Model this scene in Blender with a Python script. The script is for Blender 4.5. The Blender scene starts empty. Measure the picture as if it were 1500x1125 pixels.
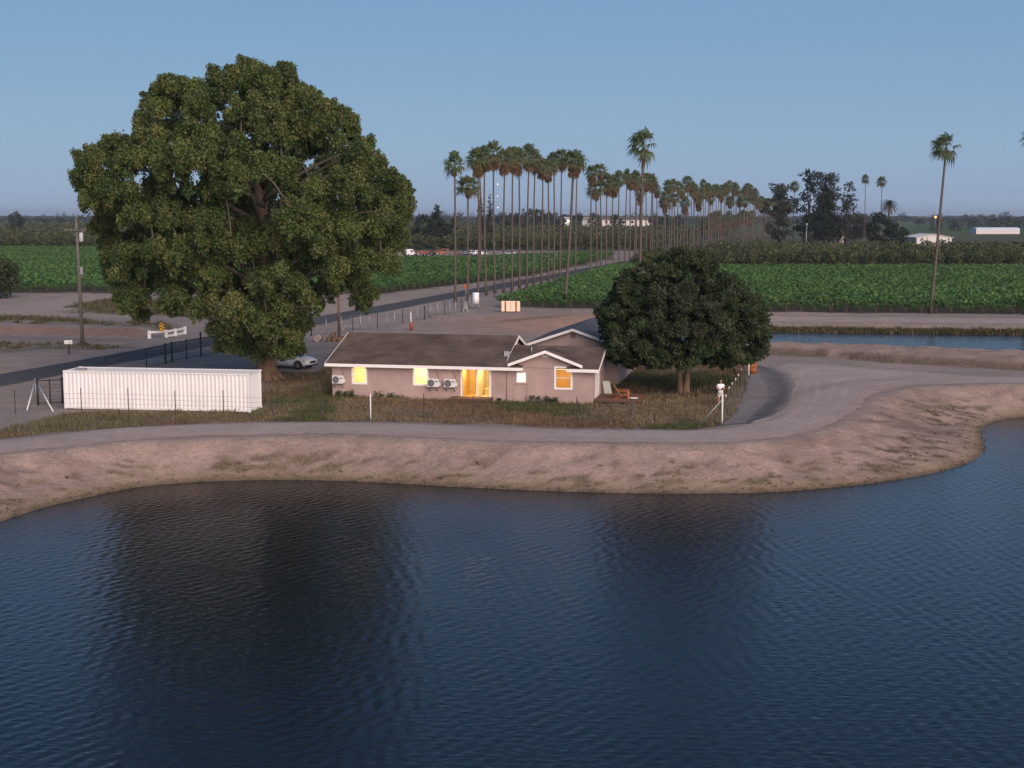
import bpy, bmesh, math, random
import numpy as np
from mathutils import Vector, Matrix

random.seed(11)
rng = np.random.default_rng(11)
scene = bpy.context.scene
COL = scene.collection
R = math.radians

# ------------------------------------------------------------------ camera model
IW, IH, FPX, HOR, CH = 1500.0, 1125.0, 1950.0, 314.0, 13.1
TH = math.atan((IH / 2 - HOR) / FPX)
CT, ST = math.cos(TH), math.sin(TH)


def G(px, py, z=0.0):
    """point of the plane at height z that stands at this place of the photograph"""
    xc, yc = (px - IW / 2) / FPX, (IH / 2 - py) / FPX
    dy, dz = CT + ST * yc, -ST + CT * yc
    t = (z - CH) / dz
    return (xc * t, dy * t)


def GZ(py, y):
    """height of what shows at row py when it stands at distance y"""
    yc = (IH / 2 - py) / FPX
    return CH + (-ST + CT * yc) * y / (CT + ST * yc)


def GX(px, y):
    return (px - IW / 2) / FPX * y / 1.008


cam = bpy.data.cameras.new('camera')
cam.sensor_width = 36.0
cam.lens = FPX / IW * 36.0
cam.clip_start, cam.clip_end = 0.5, 30000
camo = bpy.data.objects.new('camera', cam)
COL.objects.link(camo)
camo.location = (0, 0, CH)
camo.rotation_euler = (math.pi / 2 - TH, 0, 0)
scene.camera = camo

# ------------------------------------------------------------------ materials
MATS = {}


def _nt(name):
    m = bpy.data.materials.new(name)
    m.use_nodes = True
    nt = m.node_tree
    return m, nt, nt.nodes['Principled BSDF']


def mat(name, col, rough=0.7, spec=0.3, metal=0.0, var=0.0, vscale=3.0, bump=0.0, bscale=20.0, stretch=None):
    """plain surface whose colour and relief vary a little"""
    if name in MATS:
        return MATS[name]
    m, nt, b = _nt(name)
    b.inputs['Base Color'].default_value = (*col, 1)
    b.inputs['Roughness'].default_value = rough
    b.inputs['Specular IOR Level'].default_value = spec
    b.inputs['Metallic'].default_value = metal
    tc = nt.nodes.new('ShaderNodeTexCoord')
    src = tc.outputs['Object']
    if stretch:
        mp = nt.nodes.new('ShaderNodeMapping')
        mp.inputs['Scale'].default_value = stretch
        nt.links.new(src, mp.inputs['Vector'])
        src = mp.outputs['Vector']
    if var > 0:
        n = nt.nodes.new('ShaderNodeTexNoise')
        n.inputs['Scale'].default_value = vscale
        n.inputs['Detail'].default_value = 6
        n.inputs['Roughness'].default_value = 0.65
        nt.links.new(src, n.inputs['Vector'])
        r = nt.nodes.new('ShaderNodeValToRGB')
        r.color_ramp.elements[0].position = 0.3
        r.color_ramp.elements[1].position = 0.7
        r.color_ramp.elements[0].color = (*[c * (1 - var) for c in col], 1)
        r.color_ramp.elements[1].color = (*[min(1, c * (1 + var)) for c in col], 1)
        nt.links.new(n.outputs['Fac'], r.inputs['Fac'])
        nt.links.new(r.outputs['Color'], b.inputs['Base Color'])
    if bump > 0:
        n2 = nt.nodes.new('ShaderNodeTexNoise')
        n2.inputs['Scale'].default_value = bscale
        n2.inputs['Detail'].default_value = 5
        nt.links.new(src, n2.inputs['Vector'])
        bp = nt.nodes.new('ShaderNodeBump')
        bp.inputs['Strength'].default_value = bump
        bp.inputs['Distance'].default_value = 0.05
        nt.links.new(n2.outputs['Fac'], bp.inputs['Height'])
        nt.links.new(bp.outputs['Normal'], b.inputs['Normal'])
    MATS[name] = m
    return m


def leaf_mat(name, rough=0.6, trans=0.3, spec=0.25):
    """colour from the mesh's own per-leaf tint"""
    if name in MATS:
        return MATS[name]
    m, nt, b = _nt(name)
    a = nt.nodes.new('ShaderNodeAttribute')
    a.attribute_name = 'tint'
    nt.links.new(a.outputs['Color'], b.inputs['Base Color'])
    b.inputs['Roughness'].default_value = rough
    b.inputs['Specular IOR Level'].default_value = spec
    if trans > 0:
        t = nt.nodes.new('ShaderNodeBsdfTranslucent')
        nt.links.new(a.outputs['Color'], t.inputs['Color'])
        mx = nt.nodes.new('ShaderNodeMixShader')
        mx.inputs['Fac'].default_value = trans
        out = nt.nodes['Material Output']
        nt.links.new(b.outputs[0], mx.inputs[1])
        nt.links.new(t.outputs[0], mx.inputs[2])
        nt.links.new(mx.outputs[0], out.inputs['Surface'])
    MATS[name] = m
    return m


def soil_mat(name, scales=((0.35, 0.16), (2.2, 0.16), (11.0, 0.22)), bump=0.5, bdist=0.06, bscale=6.0):
    """ground: zone colour from the mesh, broken up at three sizes"""
    m, nt, b = _nt(name)
    a = nt.nodes.new('ShaderNodeAttribute')
    a.attribute_name = 'tint'
    tc = nt.nodes.new('ShaderNodeTexCoord')
    cur = a.outputs['Color']
    for s, v in scales:
        n = nt.nodes.new('ShaderNodeTexNoise')
        n.inputs['Scale'].default_value = s
        n.inputs['Detail'].default_value = 7
        n.inputs['Roughness'].default_value = 0.7
        nt.links.new(tc.outputs['Object'], n.inputs['Vector'])
        mr = nt.nodes.new('ShaderNodeMapRange')
        mr.inputs['From Min'].default_value = 0.3
        mr.inputs['From Max'].default_value = 0.7
        mr.inputs['To Min'].default_value = 1 - v
        mr.inputs['To Max'].default_value = 1 + v
        nt.links.new(n.outputs['Fac'], mr.inputs['Value'])
        mul = nt.nodes.new('ShaderNodeVectorMath')
        mul.operation = 'SCALE'
        nt.links.new(cur, mul.inputs[0])
        nt.links.new(mr.outputs['Result'], mul.inputs['Scale'])
        cur = mul.outputs['Vector']
    nt.links.new(cur, b.inputs['Base Color'])
    b.inputs['Roughness'].default_value = 0.95
    b.inputs['Specular IOR Level'].default_value = 0.1
    n2 = nt.nodes.new('ShaderNodeTexNoise')
    n2.inputs['Scale'].default_value = bscale
    n2.inputs['Detail'].default_value = 8
    n2.inputs['Roughness'].default_value = 0.7
    nt.links.new(tc.outputs['Object'], n2.inputs['Vector'])
    bp = nt.nodes.new('ShaderNodeBump')
    bp.inputs['Strength'].default_value = bump
    bp.inputs['Distance'].default_value = bdist
    nt.links.new(n2.outputs['Fac'], bp.inputs['Height'])
    nt.links.new(bp.outputs['Normal'], b.inputs['Normal'])
    MATS[name] = m
    return m


def glow_mat(name, col, strength):
    if name in MATS:
        return MATS[name]
    m, nt, b = _nt(name)
    b.inputs['Base Color'].default_value = (*col, 1)
    b.inputs['Emission Color'].default_value = (*col, 1)
    b.inputs['Emission Strength'].default_value = strength
    MATS[name] = m
    return m


def glass_mat(name='window_glass', see=0.88):
    if name in MATS:
        return MATS[name]
    m, nt, b = _nt(name)
    t = nt.nodes.new('ShaderNodeBsdfTransparent')
    g = nt.nodes.new('ShaderNodeBsdfGlossy')
    g.inputs['Roughness'].default_value = 0.03
    mx = nt.nodes.new('ShaderNodeMixShader')
    mx.inputs['Fac'].default_value = 1 - see
    nt.links.new(t.outputs[0], mx.inputs[1])
    nt.links.new(g.outputs[0], mx.inputs[2])
    nt.links.new(mx.outputs[0], nt.nodes['Material Output'].inputs['Surface'])
    MATS[name] = m
    return m


# ------------------------------------------------------------------ objects
def thing(name, label, cat, loc=(0, 0, 0), rotz=0.0, group=None, scale=1.0):
    o = bpy.data.objects.new(name, None)
    o.empty_display_size = 0.3
    COL.objects.link(o)
    o.location = loc
    o.rotation_euler = (0, 0, rotz)
    o.scale = (scale, scale, scale)
    o['label'], o['category'] = label, cat
    if group:
        o['group'] = group
    return o


def tag(o, label=None, cat=None, group=None, kind=None):
    for k, v in (('label', label), ('category', cat), ('group', group), ('kind', kind)):
        if v:
            o[k] = v
    return o


def dup(root, loc, rotz=0.0, scale=None, label=None, group=None):
    r = root.copy()
    COL.objects.link(r)
    r.location = loc
    r.rotation_euler = (0, 0, rotz)
    if scale is not None:
        r.scale = scale if isinstance(scale, tuple) else (scale,) * 3
    if label:
        r['label'] = label
    if group:
        r['group'] = group
    for ch in list(root.children):
        c = ch.copy()
        COL.objects.link(c)
        c.parent = r
        for g in list(ch.children):
            d = g.copy()
            COL.objects.link(d)
            d.parent = c
    return r


def np_mesh(name, V, Fq, tint=None, smooth=False):
    """mesh from arrays: V n x 3, Fq m x k (k equal), tint n x 3 per vertex"""
    V = np.asarray(V, np.float32)
    Fq = np.asarray(Fq, np.int32)
    me = bpy.data.meshes.new(name)
    me.vertices.add(len(V))
    me.vertices.foreach_set('co', V.ravel())
    k = Fq.shape[1]
    me.loops.add(Fq.size)
    me.loops.foreach_set('vertex_index', Fq.ravel())
    me.polygons.add(len(Fq))
    me.polygons.foreach_set('loop_start', np.arange(0, Fq.size, k, dtype=np.int32))
    me.polygons.foreach_set('use_smooth', np.full(len(Fq), bool(smooth)))
    me.update(calc_edges=True)
    if tint is not None:
        at = me.attributes.new('tint', 'FLOAT_COLOR', 'POINT')
        c = np.ones((len(V), 4), np.float32)
        c[:, :3] = tint
        at.data.foreach_set('color', c.ravel())
    return me


def link(name, me, m=None, parent=None):
    o = bpy.data.objects.new(name, me)
    COL.objects.link(o)
    if m is not None:
        me.materials.append(m)
    if parent is not None:
        o.parent = parent
    return o


class MB:
    """collects simple shapes into one mesh"""

    def __init__(s):
        s.v, s.f, s.sm = [], [], []

    def add(s, vs, fs, smooth=False):
        n = len(s.v)
        s.v += [tuple(v) for v in vs]
        s.f += [tuple(i + n for i in f) for f in fs]
        s.sm += [smooth] * len(fs)
        return s

    def box(s, lo, hi, rz=0.0, piv=None):
        x0, y0, z0 = lo
        x1, y1, z1 = hi
        vs = [Vector(p) for p in ((x0, y0, z0), (x1, y0, z0), (x1, y1, z0), (x0, y1, z0),
                                  (x0, y0, z1), (x1, y0, z1), (x1, y1, z1), (x0, y1, z1))]
        if rz:
            p = Vector(piv if piv else ((x0 + x1) / 2, (y0 + y1) / 2, 0))
            q = Matrix.Rotation(rz, 3, 'Z')
            vs = [q @ (v - p) + p for v in vs]
        return s.add(vs, [(0, 3, 2, 1), (4, 5, 6, 7), (0, 1, 5, 4), (1, 2, 6, 5), (2, 3, 7, 6), (3, 0, 4, 7)])

    def hexa(s, vs):
        """eight corners: four below, four above"""
        return s.add(vs, [(0, 3, 2, 1), (4, 5, 6, 7), (0, 1, 5, 4), (1, 2, 6, 5), (2, 3, 7, 6), (3, 0, 4, 7)])

    def tube(s, pts, rad, n=8, cap=True):
        pts = [Vector(p) for p in pts]
        if not isinstance(rad, (list, tuple)):
            rad = [rad] * len(pts)
        vs, fs = [], []
        prev = None
        for i, p in enumerate(pts):
            d = (pts[min(i + 1, len(pts) - 1)] - pts[max(i - 1, 0)]).normalized()
            ref = prev if prev is not None else (Vector((1, 0, 0)) if abs(d.x) < 0.9 else Vector((0, 1, 0)))
            a = (ref - d * ref.dot(d)).normalized()
            prev = a
            b = d.cross(a)
            for k in range(n):
                t = 2 * math.pi * k / n
                vs.append(p + (a * math.cos(t) + b * math.sin(t)) * rad[i])
        for i in range(len(pts) - 1):
            for k in range(n):
                k2 = (k + 1) % n
                fs.append((i * n + k, i * n + k2, (i + 1) * n + k2, (i + 1) * n + k))
        s.add(vs, fs, True)
        if cap:
            m = len(s.v) - len(vs)
            s.f.append(tuple(m + k for k in range(n))[::-1])
            s.f.append(tuple(m + (len(pts) - 1) * n + k for k in range(n)))
            s.sm += [False, False]
        return s

    def prism(s, poly, axis, a, b):
        """polygon in the plane across AXIS ('x': (y,z), 'y': (x,z), 'z': (x,y)), from a to b"""
        def P(u, w, t):
            return {'x': (t, u, w), 'y': (u, t, w), 'z': (u, w, t)}[axis]
        n = len(poly)
        vs = [P(u, w, a) for u, w in poly] + [P(u, w, b) for u, w in poly]
        fs = [tuple(range(n)), tuple(range(2 * n - 1, n - 1, -1))]
        fs += [((i + 1) % n, i, n + i, n + (i + 1) % n) for i in range(n)]
        return s.add(vs, fs)

    def build(s, name, m, parent=None, bevel=0.0):
        me = bpy.data.meshes.new(name)
        me.from_pydata(s.v, [], s.f)
        me.polygons.foreach_set('use_smooth', s.sm)
        me.update()
        bm = bmesh.new()
        bm.from_mesh(me)
        bmesh.ops.recalc_face_normals(bm, faces=bm.faces)
        bm.to_mesh(me)
        bm.free()
        o = link(name, me, m, parent)
        if bevel:
            md = o.modifiers.new('bevel', 'BEVEL')
            md.width = bevel
            md.segments = 2
            md.limit_method = 'ANGLE'
        return o


# ------------------------------------------------------------------ numeric helpers
def vnoise(x, y, s, seed=0):
    x, y = np.asarray(x, float) * s + seed * 17.3, np.asarray(y, float) * s - seed * 9.7
    xi, yi = np.floor(x), np.floor(y)
    fx, fy = x - xi, y - yi
    fx, fy = fx * fx * (3 - 2 * fx), fy * fy * (3 - 2 * fy)

    def h(a, b):
        t = np.sin(a * 127.1 + b * 311.7 + seed * 74.7) * 43758.5453
        return t - np.floor(t)
    return (h(xi, yi) * (1 - fx) + h(xi + 1, yi) * fx) * (1 - fy) + (h(xi, yi + 1) * (1 - fx) + h(xi + 1, yi + 1) * fx) * fy


def fbm(x, y, s, seed=0, oct=4):
    t, a, n = 0, 1.0, 0
    for i in range(oct):
        t = t + a * vnoise(x, y, s * 2 ** i, seed + i * 3)
        n += a
        a *= 0.55
    return t / n


def inpoly(x, y, poly):
    x, y = np.asarray(x, float), np.asarray(y, float)
    r = np.zeros(x.shape, bool)
    n = len(poly)
    for i in range(n):
        (x1, y1), (x2, y2) = poly[i], poly[(i + 1) % n]
        if y1 == y2:
            continue
        c = ((y1 > y) != (y2 > y)) & (x < (x2 - x1) * (y - y1) / (y2 - y1) + x1)
        r ^= c
    return r


def dline(x, y, pl):
    d = np.full(np.shape(x), 1e9)
    for (x1, y1), (x2, y2) in zip(pl[:-1], pl[1:]):
        dx, dy = x2 - x1, y2 - y1
        L = dx * dx + dy * dy + 1e-9
        t = np.clip(((x - x1) * dx + (y - y1) * dy) / L, 0, 1)
        d = np.minimum(d, np.hypot(x - x1 - t * dx, y - y1 - t * dy))
    return d


def sstep(a, b, x):
    t = np.clip((x - a) / (b - a), 0, 1)
    return t * t * (3 - 2 * t)


def catmull(pts, n=6):
    pts = [np.array(p, float) for p in pts]
    out = []
    for i in range(len(pts) - 1):
        p0, p1, p2, p3 = pts[max(i - 1, 0)], pts[i], pts[i + 1], pts[min(i + 2, len(pts) - 1)]
        for k in range(n):
            t = k / n
            out.append(tuple(0.5 * ((2 * p1) + (p2 - p0) * t + (2 * p0 - 5 * p1 + 4 * p2 - p3) * t * t + (3 * p1 - p0 - 3 * p2 + p3) * t ** 3)))
    out.append(tuple(pts[-1]))
    return out


# ------------------------------------------------------------------ terrain
WZ, CZ = -1.5, -0.7
shore_px = [(-60, 790), (0, 765), (60, 745), (130, 728), (200, 714), (290, 706), (400, 703), (520, 705), (650, 712), (800, 719), (950, 723),
            (1100, 722), (1200, 716), (1300, 705), (1380, 690), (1425, 675), (1441, 660), (1439, 642), (1441, 625), (1465, 616), (1500, 611), (1600, 606)]
shore = [(-110, 30), (-50, 48)] + catmull([G(a, b, WZ) for a, b in shore_px], 4) + [(60, 95), (90, 92), (150, 80)]
water_poly = shore + [(150, -140), (-110, -140)]
top_px = [(-60, 682), (0, 668), (107, 657), (213, 645), (356, 640), (498, 638), (600, 642), (787, 649), (973, 651), (1067, 650), (1160, 641), (1225, 624),
          (1263, 604), (1281, 585), (1313, 574), (1367, 566), (1500, 563), (1600, 566)]
BERM = .34  # bank crest raised to block the container's reflection in the water
banktop = [(-112, 36), (-60, 62)] + catmull([G(a, b, BERM) for a, b in top_px], 4) + [(62, 99), (90, 96), (152, 84)]
bank_poly = banktop + [(152, -140), (-112, -140)]


def xy_line(px, z):
    p = sorted(G(a, b, z) for a, b in px)
    return np.array([q[0] for q in p]), np.array([q[1] for q in p])


L1 = xy_line([(1085, 517), (1130, 520), (1200, 523), (1300, 531), (1400, 537), (1500, 542), (1800, 556)], 0)
L2 = xy_line([(1085, 500), (1130, 503), (1300, 508), (1500, 517), (1800, 531)], 0.95)
L5 = xy_line([(1000, 484), (1130, 486), (1300, 488), (1500, 490.5), (1800, 495)], CZ)
DB = xy_line([(-400, 484), (0, 490), (100, 492.5), (200, 495.5), (290, 497)], 0)


def height(x, y):
    x, y = np.asarray(x, float), np.asarray(y, float)
    h = 0.10 * (fbm(x, y, 0.09, 2) - 0.5) + 0.05 * (fbm(x, y, 0.6, 5) - 0.5)
    h = np.where((y > 600), 0, h)
    # reservoir bank
    near = (y < 130) & (np.abs(x) < 160)
    ds, dt = dline(x, y, shore), dline(x, y, banktop)
    inw, inb = inpoly(x, y, water_poly), inpoly(x, y, bank_poly)
    t = ds / (ds + dt + 1e-6)
    t = np.clip(t + 0.22 * (fbm(x, y, 0.55, 9) - 0.5) * t * (1 - t) * 4, 0, 1)
    prof = np.interp(t, [0, 0.10, 0.45, 0.85, 1.0], [0, 0.16, 0.50, 0.93, 1.0])
    gul = (np.abs(fbm(x * 0.9, y * 0.35, 0.75, 21) - 0.5) * 2) ** 0.6
    hb = WZ + (BERM - WZ) * prof - 0.16 * (1 - gul) * np.sin(np.pi * t) + 0.14 * (fbm(x, y, 1.1, 7) - 0.5) * np.sin(np.pi * t)
    hb = hb - .22 * sstep(.56, .70, fbm(x * 1.0, y * .5, 1.5, 23, 3)) * sstep(.55, .72, t) * (1 - sstep(.86, .99, t))
    hw = WZ - np.minimum(2.5, 0.55 * ds)
    hl_ = h + np.where(near, BERM * (1 - sstep(4.0, 8.0, dt)), 0)
    h = np.where(near & inw, hw, np.where(near & inb, hb + h * t, hl_))
    # raised dirt bank and canal to the east
    w = sstep(13.5, 20, x) * (1 - sstep(170, 200, x)) * (y > 100)
    y1 = np.interp(x, *L1) + 0.5 * (fbm(x, y, 0.5, 31) - 0.5)
    y2 = np.maximum(np.interp(x, *L2), y1 + 1.0)
    y5 = np.interp(x, *L5)
    hr = np.select([y < y1, y < y1 + 0.45, y < y2, y < y2 + 2.0, y < y2 + 7, y < y5, y < y5 + 2.4, y < y5 + 13, y < y5 + 18],
                   [0 * x, (y - y1) / 0.45 * 0.6, 0.6 + 0.35 * (y - y1 - 0.45) / np.maximum(y2 - y1 - 0.45, 0.1), 0 * x + 0.95,
                    0.95 - 2.25 * (y - y2 - 2) / 5, -1.3 + 0.6 * np.clip((y - (y5 - 2)) / 2, 0, 1), -0.7 + 0.95 * (y - y5) / 2.4,
                    0 * x + 0.25, 0.25 - 0.25 * (y - y5 - 13) / 5], 0)
    rough_r = np.where((y > y1) & (y < y2 + 2), 0.4 * (fbm(x, y, 0.8, 33) - 0.5), 0)
    h = h + w * (hr + rough_r)
    # raised ground beyond the western road
    w = 1 - sstep(-40.5, -37, x)
    yb = np.interp(x, *DB)
    hl = np.interp(y - yb, [0, 0.3, 1.7, 8, 30], [0, 0.15, 0.9, 0.8, 0])
    h = h + w * np.where(y > yb, hl + 0.08 * (fbm(x, y, 0.7, 41) - 0.5) * (y - yb < 3), 0)
    # low spoil mound behind the house
    h = h + 0.75 * np.exp(-(((x - 7) / 9) ** 2 + ((y - 160) / 10) ** 2))
    return h


def hgt(x, y):
    return float(height(np.array([x]), np.array([y]))[0])


def P3(px, py, z=0.0):
    x, y = G(px, py, z)
    return (x, y, z)


yard_px = [(-200, 662), (0, 643), (150, 631), (270, 623), (390, 618), (540, 617), (700, 621), (880, 629), (1000, 633), (1058, 628), (1066, 618), (1078, 592), (1096, 545),
           (1090, 528), (1000, 520), (915, 520), (700, 505), (500, 505), (470, 545), (402, 546), (386, 556), (386, 600), (95, 606), (0, 632), (-200, 650)]
yard = [G(a, b) for a, b in yard_px]
ROADC = lambda y: -41.2 + 0.2755 * (y - 103)
ROADW = 3.05
PALMX = lambda y: -1.4 + 0.282 * (y - 222)
V1 = [(-260, 226), (-86, 224), (-22, 222), (5, 290), (33, 419), (22, 418), (0, 388), (-10, 369), (-42, 369), (-75, 420), (-110, 485), (-260, 494)]
V2 = [(-1.5, 190), (35, 180.5), (67, 176), (110, 173), (230, 168), (230, 306), (40, 309), (30, 318), (25, 318)]
weed_l = [G(a, b) for a, b in [(85, 453), (125, 444), (175, 438), (260, 440), (330, 455), (330, 470), (200, 462), (110, 458)]]
weed_l2 = [G(a, b, 0.8) for a, b in [(-300, 452), (0, 456), (60, 460), (150, 468), (250, 472), (250, 479), (100, 477), (0, 473), (-300, 470)]]
strip_l = [G(a, b) for a, b in [(-300, 503), (0, 500), (90, 501), (170, 507), (170, 513), (80, 512), (0, 517), (-300, 520)]]


def feather(x, y, poly, wdt, seed):
    """soft, ragged membership of a polygon"""
    xx = x + wdt * 1.6 * (fbm(x, y, 0.45 / max(wdt, .5), seed) - 0.5) * 2
    yy = y + wdt * 1.6 * (fbm(x, y, 0.45 / max(wdt, .5), seed + 5) - 0.5) * 2
    ins = inpoly(xx, yy, poly)
    d = dline(xx, yy, list(poly) + [poly[0]])
    return np.clip(np.where(ins, 0.5 + d / wdt, 0.5 - d / wdt), 0, 1)


def mixc(base, col, k):
    k = np.asarray(k)[..., None]
    return base * (1 - k) + np.array(col) * k


def ground_tint(x, y):
    n = fbm(x, y, 0.06, 50)
    n2 = fbm(x, y, 0.5, 51)
    c = np.empty(x.shape + (3,))
    c[:] = (0.25, 0.215, 0.195)
    c = mixc(c, (0.31, 0.255, 0.225), sstep(0.35, 0.65, n))
    c = mixc(c, (0.19, 0.165, 0.145), sstep(0.58, 0.8, n2) * 0.5)
    # reservoir bank
    ds = dline(x, y, shore)
    inb = inpoly(x, y, bank_poly)
    kb = np.clip(np.where(inb, 0.5 + dline(x, y, banktop) / 1.6, 0.5 - dline(x, y, banktop) / 1.6), 0, 1) * (y < 125)
    bank = np.empty_like(c)
    bank[:] = (0.32, 0.238, 0.203)
    bank = mixc(bank, (0.265, 0.196, 0.167), sstep(0.4, 0.7, fbm(x, y, 0.35, 61)))
    bank = mixc(bank, (0.20, 0.145, 0.11), sstep(0.60, 0.74, fbm(x * 0.7, y, 1.3, 63)) * 0.45)
    tt = ds / (ds + dline(x, y, banktop) + 1e-6)
    wd = sstep(0.55, 0.63, fbm(x * 0.5, y * 1.3, 1.9, 65) * .75 + .25 * fbm(x, y, .25, 69)) * sstep(.04, .16, tt) * (1 - sstep(.48, .72, tt))
    bank = mixc(bank, (0.125, 0.098, 0.06), wd * 0.8)
    gl = sstep(0.60, 0.68, fbm((x + y * .9) * .35, (y - x * .5) * 1.1, 0.8, 68)) * sstep(.1, .3, tt) * (1 - sstep(.9, 1, tt)) * sstep(12, 24, x)
    bank = mixc(bank, (0.13, 0.095, 0.075), gl * 0.6)
    bank = mixc(bank, (0.20, 0.15, 0.085), np.exp(-(ds / 1.0) ** 2) * 0.6)
    bank = mixc(bank, (0.075, 0.058, 0.04), np.exp(-(ds / 0.28) ** 2) * 0.85)
    c = c * (1 - kb[..., None]) + bank * kb[..., None]
    # reddish mound and dirt yard behind the house
    km = np.exp(-(((x - 8) / 12) ** 2 + ((y - 160) / 13) ** 2))
    c = mixc(c, (0.36, 0.235, 0.175), np.clip(km * 1.6, 0, 1))
    c = mixc(c, (0.16, 0.135, 0.08), sstep(0.5, 0.7, fbm(x, y, 0.3, 66)) * km * 0.9)
    # raised bank in the east and beyond the western road
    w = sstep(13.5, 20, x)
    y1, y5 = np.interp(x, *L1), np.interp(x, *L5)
    kr = w * sstep(y1 - 0.2, y1 + 0.4, y) * (1 - sstep(y1 + 7.0, y1 + 8, y))
    c = mixc(c, (0.27, 0.205, 0.17), kr * 0.8)
    c = mixc(c, (0.09, 0.07, 0.055), w * np.exp(-((y - y1 - 0.1) / 0.6) ** 2) * sstep(.3, .5, fbm(x, y, .4, 67) + .008 * (x - 24)) * 0.95)  # shadow line along the bank's foot, painted into the ground colour
    kg = w * sstep(y5 - 0.3, y5 + 0.1, y) * (1 - sstep(y5 + 0.7, y5 + 1.5, y))
    c = mixc(c, (0.15, 0.14, 0.05), kg * (0.5 + 0.5 * n2))
    c = mixc(c, (0.20, 0.16, 0.14), w * sstep(y5 + 1.2, y5 + 1.5, y) * (1 - sstep(y5 + 2.3, y5 + 2.8, y)) * 0.7)
    c = mixc(c, (0.36, 0.30, 0.265), w * sstep(y5 + 4, y5 + 5, y) * (1 - sstep(y5 + 11, y5 + 13, y)) * 0.8)
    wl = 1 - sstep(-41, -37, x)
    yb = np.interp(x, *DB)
    c = mixc(c, (0.20, 0.14, 0.115), wl * sstep(yb - 0.2, yb + 0.2, y) * (1 - sstep(yb + 1.6, yb + 2.1, y)))
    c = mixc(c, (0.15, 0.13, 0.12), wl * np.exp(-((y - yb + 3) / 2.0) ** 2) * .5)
    for poly, k, sd in ((weed_l, .85, 70), (weed_l2, .75, 72), (strip_l, .6, 74)):
        c = mixc(c, (0.095, 0.10, 0.055), feather(x, y, poly, 3.0, sd) * k * (0.4 + 0.6 * sstep(.3, .6, fbm(x, y, .4, sd + 1))))
    # yard: worn soil under the grass
    ky = feather(x, y, yard, 1.0, 80)
    yc = np.empty_like(c)
    yc[:] = (0.135, 0.108, 0.075)
    yc = mixc(yc, (0.085, 0.088, 0.045), sstep(0.45, 0.6, fbm(x, y, 0.16, 81)))
    yc = mixc(yc, (0.20, 0.135, 0.095), sstep(0.52, 0.66, fbm(x, y, 0.22, 83)) * .8)
    c = c * (1 - ky[..., None]) + yc * ky[..., None]
    # leaf litter under the two trees
    for (a, b), r_ in ((G(390, 545), 11), (G(1000, 574), 4.5)):
        c = mixc(c, (0.13, 0.078, 0.05), np.exp(-(((x - a) / r_) ** 2 + ((y - b) / (r_ * .7)) ** 2)) * .8 * ky)
    # planted fields, far farmland
    for poly in (V1, V2):
        c = mixc(c, (0.075, 0.065, 0.045), feather(x, y, poly, 2.0, 90))
    far = sstep(470, 520, y) + (x > PALMX(y) + 6) * sstep(306, 312, y)
    c = mixc(c, (0.075, 0.085, 0.045), np.clip(far, 0, 1))
    strip = sstep(800, 900, y) * (fbm(x * 0.3, y, 0.006, 95, 2) > 0.5)
    c = mixc(c, (0.045, 0.10, 0.03), strip * 0.8)
    return c


def geo(a, b, n):
    return list(np.geomspace(a, b, n))


xs = np.array(sorted([-x for x in geo(78, 9000, 34)] + list(np.arange(-75, 75.01, 0.42)) + geo(78, 9000, 34)))
ys = np.array(list(np.linspace(-300, 55, 16)) + list(np.arange(58, 132, 0.33)) + list(np.arange(132, 180, 0.6)) + list(np.arange(180, 330, 3.0)) + geo(335, 12000, 60))
X, Y = np.meshgrid(xs, ys)
Z = height(X, Y)
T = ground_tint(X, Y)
nx, ny = len(xs), len(ys)
idx = np.arange(nx * ny).reshape(ny, nx)
quads = np.stack([idx[:-1, :-1], idx[:-1, 1:], idx[1:, 1:], idx[1:, :-1]], -1).reshape(-1, 4)
SOIL = soil_mat('soil', ((0.35, 0.14), (2.2, 0.16), (7.0, 0.20), (26.0, 0.22)), .8, .14, 3.5)
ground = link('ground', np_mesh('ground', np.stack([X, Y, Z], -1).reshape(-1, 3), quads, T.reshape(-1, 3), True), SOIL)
ground['kind'] = 'structure'


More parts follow.
